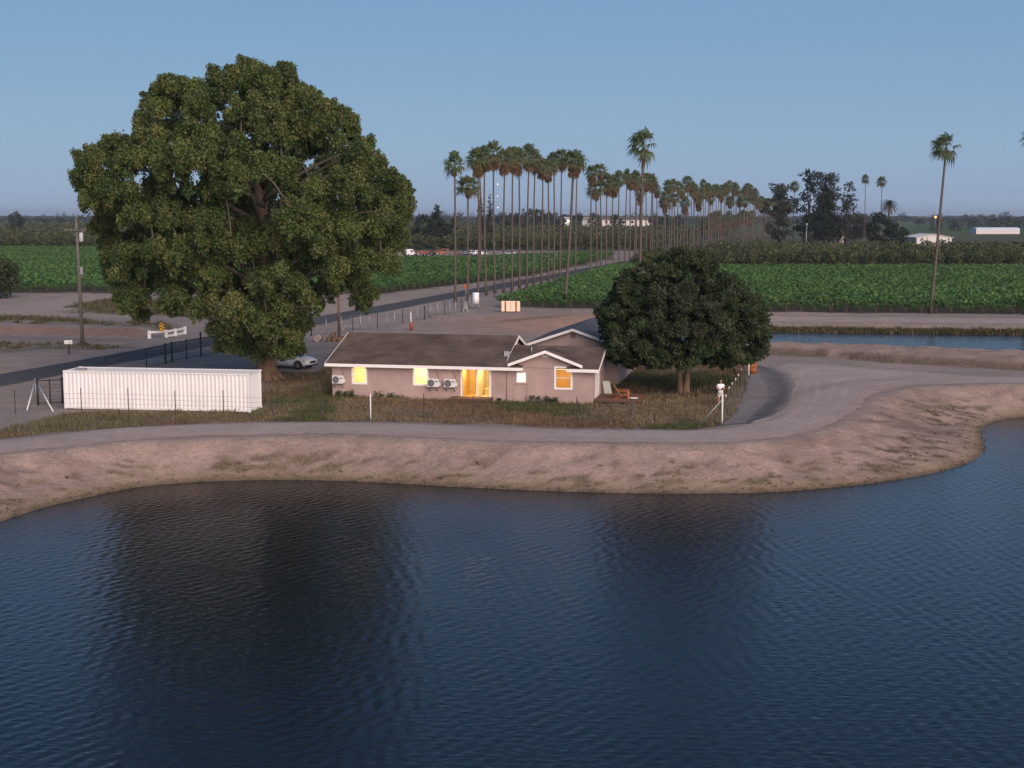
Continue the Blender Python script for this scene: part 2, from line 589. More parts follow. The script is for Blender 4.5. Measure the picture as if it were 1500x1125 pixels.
def ribbon(name, left, right, m, tint, lift, across=8, sub=3, edge=0.0, seed=0, edge_tint=None, soft=.8, ruts=0.0):
    """sheet lying on the ground between two lines with ragged edges"""
    Lp, Rp = np.array(catmull(left, sub)), np.array(catmull(right, sub))
    n = len(Lp)
    fx = np.linspace(0, 1, across + 1)
    PX = Lp[:, None, :] * (1 - fx)[None, :, None] + Rp[:, None, :] * fx[None, :, None]
    if edge:
        e = (fbm(PX[..., 0], PX[..., 1], 1.2, seed, 5) - 0.5) * 2 * edge
        dirv = (Rp - Lp) / np.maximum(np.linalg.norm(Rp - Lp, axis=1, keepdims=True), 1e-6)
        k = np.abs(fx - 0.5) * 2
        PX = PX + dirv[:, None, :] * (e * (k ** 3)[None, :])[..., None]
    x, y = PX[..., 0], PX[..., 1]
    z = height(x, y) + lift * (1 - 2.4 * (np.abs(fx - .5) * 2)[None, :] ** 10)
    c = np.empty(x.shape + (3,))
    c[:] = tint
    FX = np.broadcast_to(fx[None, :], x.shape)
    if ruts:
        for q in (.28, .42, .60, .74):
            c = c * (1 + ruts * np.exp(-((FX - q - .05 * (fbm(x, y, .05, seed + 7) - .5)) / .035) ** 2) * (fbm(x, y, .3, seed + int(q * 50)) - .25))[..., None]
    if edge_tint is not None:
        for sd, et in ((0, edge_tint[0]), (1, edge_tint[1])):
            ke = (1 - FX if sd == 0 else FX)
            c = mixc(c, et, np.clip((ke - soft) / (1 - soft) + .9 * (fbm(x, y, 1.1, seed + 3 + sd) - .5), 0, 1) * (ke > soft - .3))
    i = np.arange(n * (across + 1)).reshape(n, across + 1)
    q = np.stack([i[:-1, :-1], i[:-1, 1:], i[1:, 1:], i[1:, :-1]], -1).reshape(-1, 4)
    o = link(name, np_mesh(name, np.stack([x, y, z], -1).reshape(-1, 3), q, c.reshape(-1, 3), True), m)
    o['kind'] = 'structure'
    return o


# asphalt road running away between the vineyards
ASPH = soil_mat('asphalt', ((0.12, 0.12), (1.5, 0.14), (14.0, 0.25)), 0.25, 0.02, 14.0)
ry = [20, 60, 85] + list(np.arange(95, 330, 6.0)) + list(np.arange(335, 1100, 25.0))
ribbon('road', [(ROADC(y) - ROADW, y) for y in ry], [(ROADC(y) + ROADW, y) for y in ry], ASPH, (0.072, 0.072, 0.08), 0.03, 16, 3, 0.35, 3, ((0.14, 0.125, 0.115),) * 2, .86, .25)
# graded dirt track round the reservoir
TRACK = soil_mat('track_dirt', ((0.25, 0.10), (1.6, 0.10), (12.0, 0.16)), 0.35, 0.04, 9.0)
tr_out = [(-300, 700), (-60, 681), (0, 665), (107, 655), (213, 643), (356, 637), (498, 636), (600, 640), (787, 647), (973, 649), (1067, 648), (1160, 638), (1222, 621),
          (1258, 602), (1276, 584), (1310, 573), (1367, 565), (1500, 562), (1700, 570)]
tr_in = [(-300, 667), (-60, 650), (0, 643), (107, 634), (213, 627), (356, 620), (498, 618), (600, 619), (787, 626), (973, 633), (1062, 630), (1106, 622), (1138, 611),
         (1154, 580), (1152, 552), (1138, 532), (1200, 530), (1500, 553), (1700, 564)]
ribbon('dirt_track', [G(a, b, .33) for a, b in tr_out], [G(a, b, .15) for a, b in tr_in], TRACK, (0.322, 0.270, 0.248), 0.02, 40, 8, 0.5, 8, ((0.32, 0.238, 0.203), (0.29, 0.245, 0.222)), .84, .32)
GRAVEL = soil_mat('gravel_grey', ((0.5, 0.15), (4.0, 0.2), (16.0, 0.35)), 0.6, 0.05, 16.0)
gr_l = [(1092, 629), (1096, 610), (1118, 590), (1120, 570), (1105, 550), (1098, 538)]
gr_r = [(1098, 629), (1150, 611), (1165, 588), (1168, 562), (1156, 544), (1120, 535)]
ribbon('gravel_patch', [G(a, b) for a, b in gr_l], [G(a, b) for a, b in gr_r], GRAVEL, (0.11, 0.107, 0.113), 0.045, 24, 8, 0.7, 12, ((0.19, 0.18, 0.183), (0.28, 0.24, 0.225)), .6)
gs_l = [(1040, 628), (1068, 612), (1074, 596), (1086, 570), (1094, 548)]
gs_r = [(1106, 628), (1112, 610), (1130, 592), (1132, 570), (1118, 548)]
ribbon('gravel_path', [G(a, b) for a, b in gs_l], [G(a, b) for a, b in gs_r], GRAVEL, (0.205, 0.19, 0.19), 0.034, 20, 8, 0.5, 14, ((0.16, 0.13, 0.10), (0.16, 0.155, 0.16)), .75)


# ------------------------------------------------------------------ water
def water_mat(name, deep, s1, amp):
    m, nt, b = _nt(name)
    b.inputs['Base Color'].default_value = (*deep, 1)
    b.inputs['Roughness'].default_value = 0.08
    b.inputs['IOR'].default_value = 1.33
    b.inputs['Specular IOR Level'].default_value = 0.5
    tc = nt.nodes.new('ShaderNodeTexCoord')
    hs = []
    for sc, rot, st, k in ((s1, 0.45, (0.55, 1.5, 1), 1.0), (s1 * 2.3, -0.35, (0.7, 1.3, 1), 0.45), (s1 * 0.33, 0.2, (0.7, 1.2, 1), 1.3)):
        mp = nt.nodes.new('ShaderNodeMapping')
        mp.inputs['Rotation'].default_value = (0, 0, rot)
        mp.inputs['Scale'].default_value = st
        nt.links.new(tc.outputs['Object'], mp.inputs['Vector'])
        n = nt.nodes.new('ShaderNodeTexNoise')
        n.inputs['Scale'].default_value = sc
        n.inputs['Detail'].default_value = 2.5
        n.inputs['Roughness'].default_value = 0.5
        n.inputs['Distortion'].default_value = 0.6
        nt.links.new(mp.outputs['Vector'], n.inputs['Vector'])
        mu = nt.nodes.new('ShaderNodeMath')
        mu.operation = 'MULTIPLY'
        mu.inputs[1].default_value = k
        nt.links.new(n.outputs['Fac'], mu.inputs[0])
        hs.append(mu.outputs[0])
    cur = hs[0]
    for h_ in hs[1:]:
        ad = nt.nodes.new('ShaderNodeMath')
        nt.links.new(cur, ad.inputs[0])
        nt.links.new(h_, ad.inputs[1])
        cur = ad.outputs[0]
    bp = nt.nodes.new('ShaderNodeBump')
    bp.inputs['Strength'].default_value = 1.0
    bp.inputs['Distance'].default_value = amp
    nt.links.new(cur, bp.inputs['Height'])
    nt.links.new(bp.outputs['Normal'], b.inputs['Normal'])
    MATS[name] = m
    return m


def sheet(name, x0, x1, y0, y1, z, m):
    o = link(name, np_mesh(name, [(x0, y0, z), (x1, y0, z), (x1, y1, z), (x0, y1, z)], [(0, 1, 2, 3)]), m)
    o['kind'] = 'structure'
    return o


def reservoir():
    """rippled water surface: many small wind waves of different length and heading"""
    xs_ = np.concatenate([np.linspace(-109, -46, 8), np.arange(-44, 52, .105), np.linspace(54, 149, 10)])
    ys_, y = [-139, -90, -50, -20, 0, 15, 24], 28.0
    while y < 98:
        ys_.append(y)
        y += .0017 * y
    ys_ = np.array(ys_)
    X_, Y_ = np.meshgrid(xs_, ys_)
    r_ = np.random.default_rng(77)
    Zw = np.zeros_like(X_)
    gust = .55 + .9 * fbm(X_, Y_, .05, 301, 3)
    for k in range(40):
        lam = .26 * (2.6 ** r_.random())
        ang = R(-28) + r_.normal() * .7
        sl_ = WAVE / math.sqrt(20)
        ph = r_.random() * 6.283
        wob = 2.2 * (fbm(X_, Y_, .11, 310 + k, 2) - .5)
        Zw += sl_ * lam / 6.283 * np.sin(6.283 / lam * (X_ * math.cos(ang) + Y_ * math.sin(ang)) + ph + wob * 2)
    fade = sstep(-46, -42, X_) * (1 - sstep(49, 53, X_)) * sstep(24, 29, Y_)
    Zw = WZ + Zw * gust * fade
    n_, m_ = X_.shape
    i = np.arange(n_ * m_).reshape(n_, m_)
    q = np.stack([i[:-1, :-1], i[:-1, 1:], i[1:, 1:], i[1:, :-1]], -1).reshape(-1, 4)
    o = link('reservoir_water', np_mesh('reservoir_water', np.stack([X_, Y_, Zw], -1).reshape(-1, 3), q, None, True), water_mat('pond_water', (0.006, 0.011, 0.018), 6.5, 0.010))
    o['kind'] = 'structure'


WAVE = .062
reservoir()
sheet('canal_water', 12, 160, 106, 168, CZ, water_mat('canal_water_surface', (0.01, 0.022, 0.045), 1.6, 0.04))

# ------------------------------------------------------------------ foliage tools
GREENS = {
    'sycamore': [(0.096, 0.132, 0.039), (0.075, 0.114, 0.035), (0.123, 0.153, 0.046), (0.057, 0.091, 0.032), (0.139, 0.153, 0.052)],
    'dark': [(0.041, 0.066, 0.025), (0.031, 0.053, 0.022), (0.053, 0.078, 0.028), (0.078, 0.090, 0.043)],
    'vine': [(0.070, 0.150, 0.040), (0.054, 0.122, 0.033), (0.092, 0.178, 0.047), (0.044, 0.098, 0.030)],
    'orchard': [(0.078, 0.090, 0.034), (0.063, 0.075, 0.031), (0.098, 0.103, 0.039), (0.048, 0.060, 0.025)],
    'pale_orchard': [(0.085, 0.088, 0.040), (0.10, 0.10, 0.045), (0.07, 0.075, 0.034)],
    'conifer': [(0.022, 0.034, 0.020), (0.030, 0.042, 0.024), (0.018, 0.027, 0.017)],
    'gum': [(0.052, 0.057, 0.037), (0.063, 0.067, 0.044), (0.040, 0.046, 0.030)],
    'far': [(0.035, 0.045, 0.030), (0.045, 0.055, 0.034), (0.028, 0.036, 0.026)],
    'weed': [(0.09, 0.09, 0.035), (0.14, 0.115, 0.06), (0.075, 0.08, 0.03), (0.17, 0.125, 0.075), (0.12, 0.09, 0.05)],
}


def tints(n, pal, jit=0.18):
    p = np.array(GREENS[pal])
    c = p[rng.integers(0, len(p), n)]
    return np.clip(c * (1 + jit * rng.normal(size=(n, 1))) * (1 + 0.05 * rng.normal(size=(n, 3))), 0.004, 1)


def unit(v):
    return v / np.maximum(np.linalg.norm(v, axis=-1, keepdims=True), 1e-9)


def leaf_quads(C, size, N=None, aspect=0.62, droop=0.0, long=None):
    """pointed leaf-like quads at C, facing roughly N"""
    n = len(C)
    size = np.broadcast_to(size, (n,))[:, None]
    if N is None:
        N = unit(rng.normal(size=(n, 3)))
    D = rng.normal(size=(n, 3))
    if long is not None:
        D = D * 0.6 + np.array(long)
    D[:, 2] -= droop
    D = unit(D - N * np.sum(D * N, 1, keepdims=True))
    S = np.cross(N, D)
    a = C - D * size * 0.5
    b = C + S * size * 0.5 * aspect + N * size * 0.08
    c = C + D * size * 0.5
    d = C - S * size * 0.5 * aspect + N * size * 0.08
    V = np.stack([a, b, c, d], 1).reshape(-1, 3)
    Fq = np.arange(4 * n).reshape(n, 4)
    return V, Fq


def clump_leaves(clumps, per, size, pal, droop=0.4, shell=0.55, flat=0.85, jit=0.16, up=0.35):
    """leaves filling many clumps (x, y, z, r); per = leaves per square metre of clump surface"""
    Cs, Ns, Ts, Ss = [], [], [], []
    for (x, y, z, r) in clumps:
        n = max(6, int(per * 4 * math.pi * r * r))
        d = unit(rng.normal(size=(n, 3)))
        rad = r * (shell + (1 - shell) * rng.random((n, 1)) ** 0.6) * (1 + 0.18 * rng.normal(size=(n, 1)))
        p = d * rad
        p[:, 2] *= flat
        Cs.append(p + np.array([x, y, z]))
        nn = d * 0.7 + rng.normal(size=(n, 3)) * 0.75
        nn[:, 2] += up
        Ns.append(unit(nn))
        base = tints(1, pal, jit)
        Ts.append(tints(n, pal, 0.08) * 0.3 + base * 0.7)
        Ss.append(size * (0.65 + 0.7 * rng.random(n)))
    C, N, Tn, S = np.concatenate(Cs), np.concatenate(Ns), np.concatenate(Ts), np.concatenate(Ss)
    V, Fq = leaf_quads(C, S, N, droop=droop)
    return V, Fq, np.repeat(Tn, 4, 0)


def bez(p0, p1, p2, n):
    p0, p1, p2 = Vector(p0), Vector(p1), Vector(p2)
    return [p0 * (1 - t) ** 2 + p1 * 2 * t * (1 - t) + p2 * t * t for t in [i / n for i in range(n + 1)]]


LEAF = leaf_mat('leaves')
BARK = mat('bark_brown', (0.17, 0.115, 0.078), 0.9, 0.1, var=0.35, vscale=2.5, bump=0.8, bscale=8, stretch=(1, 1, 0.25))
BARK_GREY = mat('bark_grey', (0.16, 0.14, 0.12), 0.9, 0.1, var=0.3, vscale=3, bump=0.6, bscale=9)
BARK_DARK = mat('bark_dark', (0.07, 0.055, 0.045), 0.9, 0.1, var=0.3, vscale=2)


# ------------------------------------------------------------------ the great sycamore
def bough_crown(loc, box, depth, nb, gap, rb, rs_, fill, rr, zmid, foot, at):
    """boughs inside an outline, each carrying many leaf clumps on its outer and upper side"""
    LP = list(loc) + [loc[0]]
    boughs, cl, tries = [], [], 0

    def proj(x, y, z):
        k = at[1] / (at[1] + y)
        return (at[0] + x) * k - at[0], CH + (z - CH) * k

    def edge(x, z):
        p, q = np.array([x]), np.array([z])
        d = float(dline(p, q, LP)[0])
        return d if inpoly(p, q, loc)[0] else -d
    n_ = len(LP)
    mx, mz = sum(p[0] for p in loc) / len(loc), sum(p[1] for p in loc) / len(loc)
    for i in range(n_ - 1):
        for f in (0, .5):
            px_, pz_ = LP[i][0] + (LP[i + 1][0] - LP[i][0]) * f, LP[i][1] + (LP[i + 1][1] - LP[i][1]) * f
            if rr.random() > .5:
                continue
            r1 = rb[0] * rr.uniform(.75, 1.25)
            v = Vector((mx - px_, mz - pz_)).normalized() * r1 * rr.uniform(.6, 1.7)
            y = rr.uniform(-.35, .35) * depth(px_ + v.x, pz_ + v.y)
            k = (at[1] + y) / at[1]
            X_, Z_ = (px_ + v.x + at[0]) * k - at[0], CH + (pz_ + v.y - CH) * k
            if edge(*proj(X_, y, Z_)) > rb[0] * .3 and Z_ > 1.8:
                boughs.append((X_, y, Z_, r1))
    while len(boughs) < nb and tries < 60000:
        tries += 1
        x, z, r = rr.uniform(box[0], box[1]), rr.uniform(box[2], box[3]), rr.uniform(*rb)
        dd = edge(x, z)
        if dd < rb[0] * .5:
            continue
        r = min(r, max(rb[0] * .8, dd * 1.05))
        y = depth(x, z) * (rr.random() ** .42) * rr.choice((-1, 1))
        if edge(*proj(x, y, z)) < rb[0] * .35:
            continue
        if any((x - a) ** 2 + (y - b) ** 2 + ((z - c) * .85) ** 2 < (gap * (r + d)) ** 2 for a, b, c, d in boughs):
            continue
        boughs.append((x, y, z, r))
    for (x, y, z, r) in boughs:
        out = Vector((x, y, (z - zmid) * .6)).normalized()
        for k in range(int(fill * (r / rb[1]) ** 2 * 3.2) + 3):
            d = Vector((rr.gauss(0, 1), rr.gauss(0, 1), rr.gauss(.35, 1)))
            d = (d.normalized() + out * .45).normalized()
            q = rr.uniform(.5, 1.0) * r
            c = (x + d.x * q, y + d.y * q, z + d.z * q * .9)
            e = edge(*proj(*c))
            if e < rs_[0] * .7 or (c[2] < 2.2 and abs(c[0]) < foot and abs(c[1]) < foot):
                continue
            cl.append((*c, min(rr.uniform(*rs_), rs_[0] * .5 + e)))
    # loose sprays that break the outline
    for c in list(cl):
        e = edge(*proj(c[0], c[1], c[2]))
        if e < rs_[1] * 1.9 and c[2] > mz * .45 and rr.random() < .6:
            o = Vector((c[0] - mx * .6, c[1] * .8, (c[2] - mz) * .9)).normalized()
            far_ = rr.uniform(.1, 1.0) * (.45 if c[2] > mz * 1.45 else 1)
            n2 = rr.randint(2, 3)
            for k in range(n2):
                q = c[3] * .7 + far_ * rs_[1] * .75 * (k + 1) / n2
                d = Vector((rr.gauss(0, .1), rr.gauss(0, .1), rr.gauss(0, .1) + (.15 if c[2] > mz else -.25)))
                cl.append((c[0] + (o.x + d.x) * q, c[1] + (o.y + d.y) * q, max(1.2, c[2] + (o.z + d.z) * q), rs_[0] * rr.uniform(.42, .75) * (1 - .25 * k)))
    return boughs, cl


def big_tree():
    bx, by = G(390, 556)
    px_m = FPX / by * 1.0
    sil = [(123, 234), (153, 208), (178, 206), (204, 199), (210, 174), (228, 140), (251, 120), (285, 118), (298, 103), (330, 98), (362, 95), (400, 91), (438, 105), (451, 131), (481, 148), (505, 160), (524, 169), (545, 212),
           (560, 240), (571, 233), (583, 231), (603, 285), (600, 353), (579, 396), (560, 415), (549, 451), (530, 470), (519, 440), (505, 415), (480, 432), (464, 451), (460, 480), (452, 502), (438, 522), (383, 528), (340, 520),
           (318, 507), (310, 478), (283, 464), (255, 452), (236, 445), (228, 458), (212, 470), (190, 455), (174, 413), (153, 387), (157, 357), (136, 298), (123, 272)]
    loc = [((a - 390) / px_m, (556 - b) / px_m) for a, b in sil]
    rr = random.Random(5)

    def depth(x, z):
        cx = np.interp(z, [1, 4, 10, 20, 25], [0, 0, -1.2, -0.8, 0])
        return np.interp(z, [1, 3, 6, 10, 16, 21, 25.6], [2.6, 3.4, 7, 10, 10.5, 7.8, 2.8]) * math.sqrt(max(1 - ((x - cx) / 14.8) ** 2, 0.06))
    boughs, cl = bough_crown(loc, (-14.8, 12, 2.0, 25.2), depth, 300, .62, (.9, 1.8), (.32, .66), 5.0, rr, 11, 1.7, (bx, by))
    root = thing('sycamore_tree', 'huge bushy sycamore with drooping boughs towering over the white shipping container', 'tree', (bx, by, 0))
    # trunk with flared foot and main limbs
    mb = MB()
    mb.tube([(0, 0, -0.3), (0.02, 0, 0.25), (0.05, 0, 1.2), (0.1, 0, 3.0), (0.2, 0.1, 6.0), (0.1, 0.2, 10), (-0.3, 0.1, 15), (-0.3, 0, 20), (0, 0, 23.5)],
            [1.25, 0.98, 0.80, 0.74, 0.66, 0.5, 0.34, 0.2, 0.06], 14)
    for k in range(6):
        a = k * 1.05 + 0.3
        mb.tube([(0.6 * math.cos(a), 0.6 * math.sin(a), 0.65), (1.15 * math.cos(a), 1.15 * math.sin(a), 0.15), (1.75 * math.cos(a), 1.75 * math.sin(a), -0.2)], [0.3, 0.24, 0.08], 7)
    mb.build('trunk', BARK, root)
    lm = MB()
    for i in range(30):
        a = i * 2.4
        z0 = 3.0 + 16 * (i / 30)
        c = min(boughs, key=lambda q: abs(math.atan2(math.sin(math.atan2(q[1], q[0]) - a), math.cos(math.atan2(q[1], q[0]) - a))) * 3 + abs(q[2] - z0 - 4.5) * .7 - math.hypot(q[0], q[1]) * .35)
        mid = (c[0] * .45, c[1] * .45, max(z0 + 1.5, c[2] * .85 + 1.5))
        lm.tube(bez((0.1, 0.1, z0), mid, c[:3], 8), [0.24 - 0.026 * k for k in range(9)], 7)
    for c in cl[::9]:
        q = min(boughs, key=lambda t: 99 if t is c else (t[0] - c[0]) ** 2 + (t[1] - c[1]) ** 2 + (t[2] - c[2] + 2) ** 2 + (6 if math.hypot(t[0], t[1]) > math.hypot(c[0], c[1]) else 0))
        lm.tube(bez(q[:3], ((q[0] + c[0]) / 2, (q[1] + c[1]) / 2, max(q[2], c[2]) + .3), (c[0], c[1], c[2] + c[3] * .5), 4), [0.08, 0.065, 0.05, 0.04, 0.02], 5)
    lm.build('limb', mat('limb_grey', (.11, .10, .08), .9, .1, var=.3), root)
    V, Fq, Tn = clump_leaves(cl, 60, 0.215, 'sycamore', droop=1.3, shell=0.25, flat=1.15, jit=0.24)
    # drooping sprays under the clumps and twigs breaking the outline
    sp = []
    for (x, y, z, r) in cl:
        for k in range(rr.randint(0, 2)):
            a = rr.uniform(0, 6.28)
            h = rr.uniform(0.5, 1.15)
            px_, py_ = x + math.cos(a) * r * h, y + math.sin(a) * r * h
            pz = z + r * rr.uniform(-0.7, 0.8)
            for q in range(3):
                sp.append((px_ + rr.uniform(-.15, .15), py_ + rr.uniform(-.15, .15), pz - q * 0.28, 0.30 - q * .05))
    V2_, F2_, T2_ = clump_leaves(sp, 40, 0.2, 'sycamore', droop=1.0, shell=0.2)
    link('crown', np_mesh('crown', np.concatenate([V, V2_]), np.concatenate([Fq, F2_ + len(V)]), np.concatenate([Tn, T2_])), LEAF, root)


big_tree()


def yard_tree():
    bx, by = G(1000, 576)
    pm = FPX / by
    sil = [(872, 455), (895, 420), (905, 400), (935, 385), (960, 372), (990, 363), (1025, 368), (1045, 385), (1060, 400), (1078, 405), (1085, 420), (1110, 435), (1122, 460), (1128, 475), (1126, 500), (1122, 520), (1105, 527),
           (1092, 535), (1082, 530), (1070, 540), (1050, 535), (1030, 541), (990, 541), (962, 540), (940, 531), (925, 541), (908, 535), (890, 520), (880, 495), (875, 475)]
    loc = [((a - 1000) / pm, (576 - b) / pm) for a, b in sil]
    rr = random.Random(9)

    def depth(x, z):
        return 4.8 * math.sqrt(max(0.05, 1 - (x / 6.8) ** 2)) * np.interp(z, [1.5, 4, 7, 11], [.8, 1, .85, .3])
    boughs, cl = bough_crown(loc, (-6.6, 6.6, 1.8, 10.8), depth, 200, .56, (.55, 1.15), (.22, .46), 6.5, rr, 5, .8, (bx, by))
    root = thing('mulberry_tree', 'dark dome-shaped shade tree with a short forked trunk beside the house deck', 'tree', (bx, by, 0))
    mb = MB()
    mb.tube([(0.25, 0, -.2), (0.25, 0, .3), (0.3, 0, 1.2), (0.5, 0, 2.6), (1.2, .4, 5), (1.5, .6, 7.5)], [.4, .28, .23, .2, .16, .06], 10)
    mb.tube([(-0.2, 0.05, -.2), (-0.2, .05, .3), (-0.25, 0, 1.2), (-.4, -.1, 2.6), (-1.3, -.5, 5.2), (-1.6, -.6, 8)], [.34, .25, .2, .18, .14, .05], 10)
    mb.build('trunk', BARK, root)
    lm = MB()
    for c in boughs[::2]:
        lm.tube(bez((0.4 if c[0] > 0 else -.4, 0, rr.uniform(2.2, 4.5)), (c[0] * .4, c[1] * .4, c[2] + .6), c[:3], 6), [.15, .13, .11, .09, .07, .05, .03], 6)
    lm.build('limb', MATS['limb_grey'], root)
    V, Fq, Tn = clump_leaves(cl, 95, .17, 'dark', droop=.9, shell=.25, jit=.24)
    # thinner greyer spray in the middle of the near side
    near = [(x, y - .2, z, r) for x, y, z, r in cl if y < -2.2 and abs(x + .5) < 2.6 and 4.5 < z < 8.5]
    if near:
        Va, Fa, Ta = clump_leaves(near, 30, .17, 'gum', droop=.7)
        V, Fq, Tn = np.concatenate([V, Va]), np.concatenate([Fq, Fa + len(V)]), np.concatenate([Tn, Ta])
    link('crown', np_mesh('crown', V, Fq, Tn), LEAF, root)


yard_tree()


# ------------------------------------------------------------------ other trees
def tree_clumps(h, rad, shape, n, seed, base=0.15, lean=0.0):
    rr = random.Random(seed)
    out = []
    for i in range(n):
        if shape == 'round':
            u, v, w = rr.gauss(0, 1), rr.gauss(0, 1), rr.gauss(0, 1)
            q = (u * u + v * v + w * w) ** .5
            k = rr.uniform(.55, 1) ** .5 * .8
            x, y = u / q * rad * k, v / q * rad * k
            z = h * (base + (1 - base) * (0.5 + 0.46 * w / q * k / .8))
            r = rad * rr.uniform(.24, .4)
        elif shape == 'cone':
            t = rr.random() ** 1.4
            z = h * (base + (1 - base) * t * .97)
            rr_ = rad * (1 - t) ** .85 + rad * .05
            a = rr.uniform(0, 6.28)
            k = rr.uniform(.4, .9)
            x, y = math.cos(a) * rr_ * k, math.sin(a) * rr_ * k
            r = max(.25, rr_ * rr.uniform(.3, .5))
        elif shape == 'column':
            t = rr.random()
            z = h * (base + (1 - base) * t * .97)
            prof = math.sin(math.pi * min(1, (t * .82 + .18))) ** .6 if t < .97 else .2
            a = rr.uniform(0, 6.28)
            k = rr.uniform(.2, .65)
            x, y = math.cos(a) * rad * prof * k, math.sin(a) * rad * prof * k
            r = max(.2, rad * prof * rr.uniform(.4, .6))
        else:   # tall, loose gum with separate heads
            t = rr.random() ** .8
            z = h * (base + (1 - base) * t * .95)
            prof = (.4 + .6 * math.sin(math.pi * (t * .8 + .12))) * (1 + .55 * math.sin(t * 15 + seed)) + .15
            a = rr.uniform(0, 6.28)
            k = rr.uniform(.1, 1.0)
            x, y = math.cos(a) * rad * prof * k + lean * t, math.sin(a) * rad * prof * k
            r = rad * rr.uniform(.15, .34)
        out.append((x, y, z, r))
    return out


def make_tree(name, label, cat, loc, h, rad, shape, n, per, size, pal, seed, bark=None, group=None, base=.15, lean=0.0, droop=.5):
    root = thing(name, label, cat, loc, 0, group)
    cl = tree_clumps(h, rad, shape, n, seed, base, lean)
    tb = MB()
    tr = max(.08, h * .016)
    tb.tube([(0, 0, -.2), (0, 0, h * .1), (lean * .3, 0, h * .45), (lean * .8, 0, h * .85)], [tr * 1.4, tr, tr * .7, tr * .2], 7)
    rr = random.Random(seed + 1)
    for c in rr.sample(cl, min(len(cl), 5)):
        tb.tube(bez((0, 0, max(.5, c[2] * .45)), (c[0] * .4, c[1] * .4, c[2] * .8), c[:3], 4), [tr * .5, tr * .42, tr * .35, tr * .25, tr * .1], 5)
    tb.build('trunk', bark or BARK_DARK, root)
    V, Fq, Tn = clump_leaves(cl, per, size, pal, droop=droop)
    link('crown', np_mesh('crown', V, Fq, Tn), LEAF, root)
    return root


def far_at(px, d):
    return (GX(px, d), d, 0)


# conifer and cypresses beyond the vineyard
def htop(py, d):
    return GZ(py, d)


make_tree('conifer_tree', 'broad dark pyramid conifer rising above the orchard beyond the parked vehicles', 'tree', far_at(640, 520), htop(295, 520), 5.4, 'cone', 130, 1.8, .8, 'conifer', 21, base=.12)
make_tree('round_tree', 'dark rounded tree beside the pyramid conifer at the orchard edge', 'tree', far_at(618, 540), htop(312, 540), 4.5, 'round', 26, 1.5, .9, 'conifer', 22)
make_tree('round_tree', 'low dark tree at the foot of the pyramid conifer, on its road side', 'tree', far_at(660, 530), htop(318, 530), 3.6, 'round', 22, 1.5, .9, 'conifer', 23)
make_tree('cypress_tree', 'slender cypress nearer the conifer, first of the pair behind the palms', 'tree', far_at(704.5, 525), htop(279, 525), 1.75, 'column', 70, 3.2, .5, 'conifer', 24, base=.05)
make_tree('cypress_tree', 'slender cypress second of the pair, beside the radio mast lights', 'tree', far_at(717.5, 530), htop(277, 530), 1.75, 'column', 70, 3.2, .5, 'conifer', 25, base=.05)
# dark trees round the far houses
for i, (px, py, rad) in enumerate(((738, 309, 6), (752, 311, 5), (765, 306, 6), (777, 303, 5), (789, 305, 6), (800, 308, 5), (812, 311, 5), (826, 313, 4), (845, 312, 5), (872, 312, 5), (903, 314, 5), (960, 313, 5), (975, 314, 6), (990, 315, 6))):
    d = 880 + (i * 37) % 120
    make_tree('round_tree', 'dark tree among the clump round the far white houses', 'tree', far_at(px, d), htop(py, d), rad, 'round', 22, .7, 1.3, 'far', 40 + i, group='dark trees round the far houses')
# tall gums and cypress in the farmstead grove
for px, py, d, rad, sh, lab, pal, sd in (
        (1141, 267, 500, 5.2, 'gum', 'loose grey gum tree at the palm row end of the farmstead grove', 'gum', 61),
        (1185, 245, 500, 4.3, 'gum', 'tallest dark gum tree of the farmstead grove, with a bushy top', 'conifer', 62),
        (1212, 252, 515, 5.5, 'gum', 'broad greyish gum tree in the middle of the farmstead grove', 'gum', 63),
        (1209, 268, 478, 3.6, 'column', 'stout dark cypress standing in front of the farmstead grove', 'conifer', 64),
        (1239, 264, 510, 2.9, 'gum', 'narrow gum tree at the far house end of the farmstead grove', 'gum', 65),
        (1188, 310, 480, 4.0, 'round', 'low dark tree at the foot of the tallest gum', 'conifer', 66),
        (1228, 312, 490, 3.5, 'round', 'low dark tree between the stout cypress and the grey house', 'conifer', 67),
        (1253, 311, 640, 7.0, 'round', 'wide round tree behind the grey house roof', 'far', 68),
        (1288, 311, 470, 4.6, 'round', 'dark round tree on the near side of the feather palm', 'conifer', 69),
        (1313, 329, 455, 4.2, 'round', 'low dark shrubby tree under the feather palm', 'conifer', 70)):
    make_tree('gum_tree' if sh == 'gum' else 'cypress_tree' if sh == 'column' else 'round_tree', lab, 'tree', far_at(px, d), htop(py, d), rad * 1.08, sh, 90 if sh != 'round' else 34, 1.8, .8, pal, sd, base=.1 if sh != 'gum' else .12, lean=0.4)
# bush on the western edge and the tree beside the western vineyard
make_tree('round_tree', 'bushy green tree at the end of the western vineyard, on bare dirt', 'tree', G(-6, 437) + (0,), 6.0, 4.2, 'round', 40, 5, .42, 'dark', 81, base=.1)
make_tree('round_tree', 'lone far tree standing in the western orchard beyond the vineyard', 'tree', far_at(22, 760), htop(310, 760), 4.5, 'round', 24, 1.2, 1.0, 'far', 83)


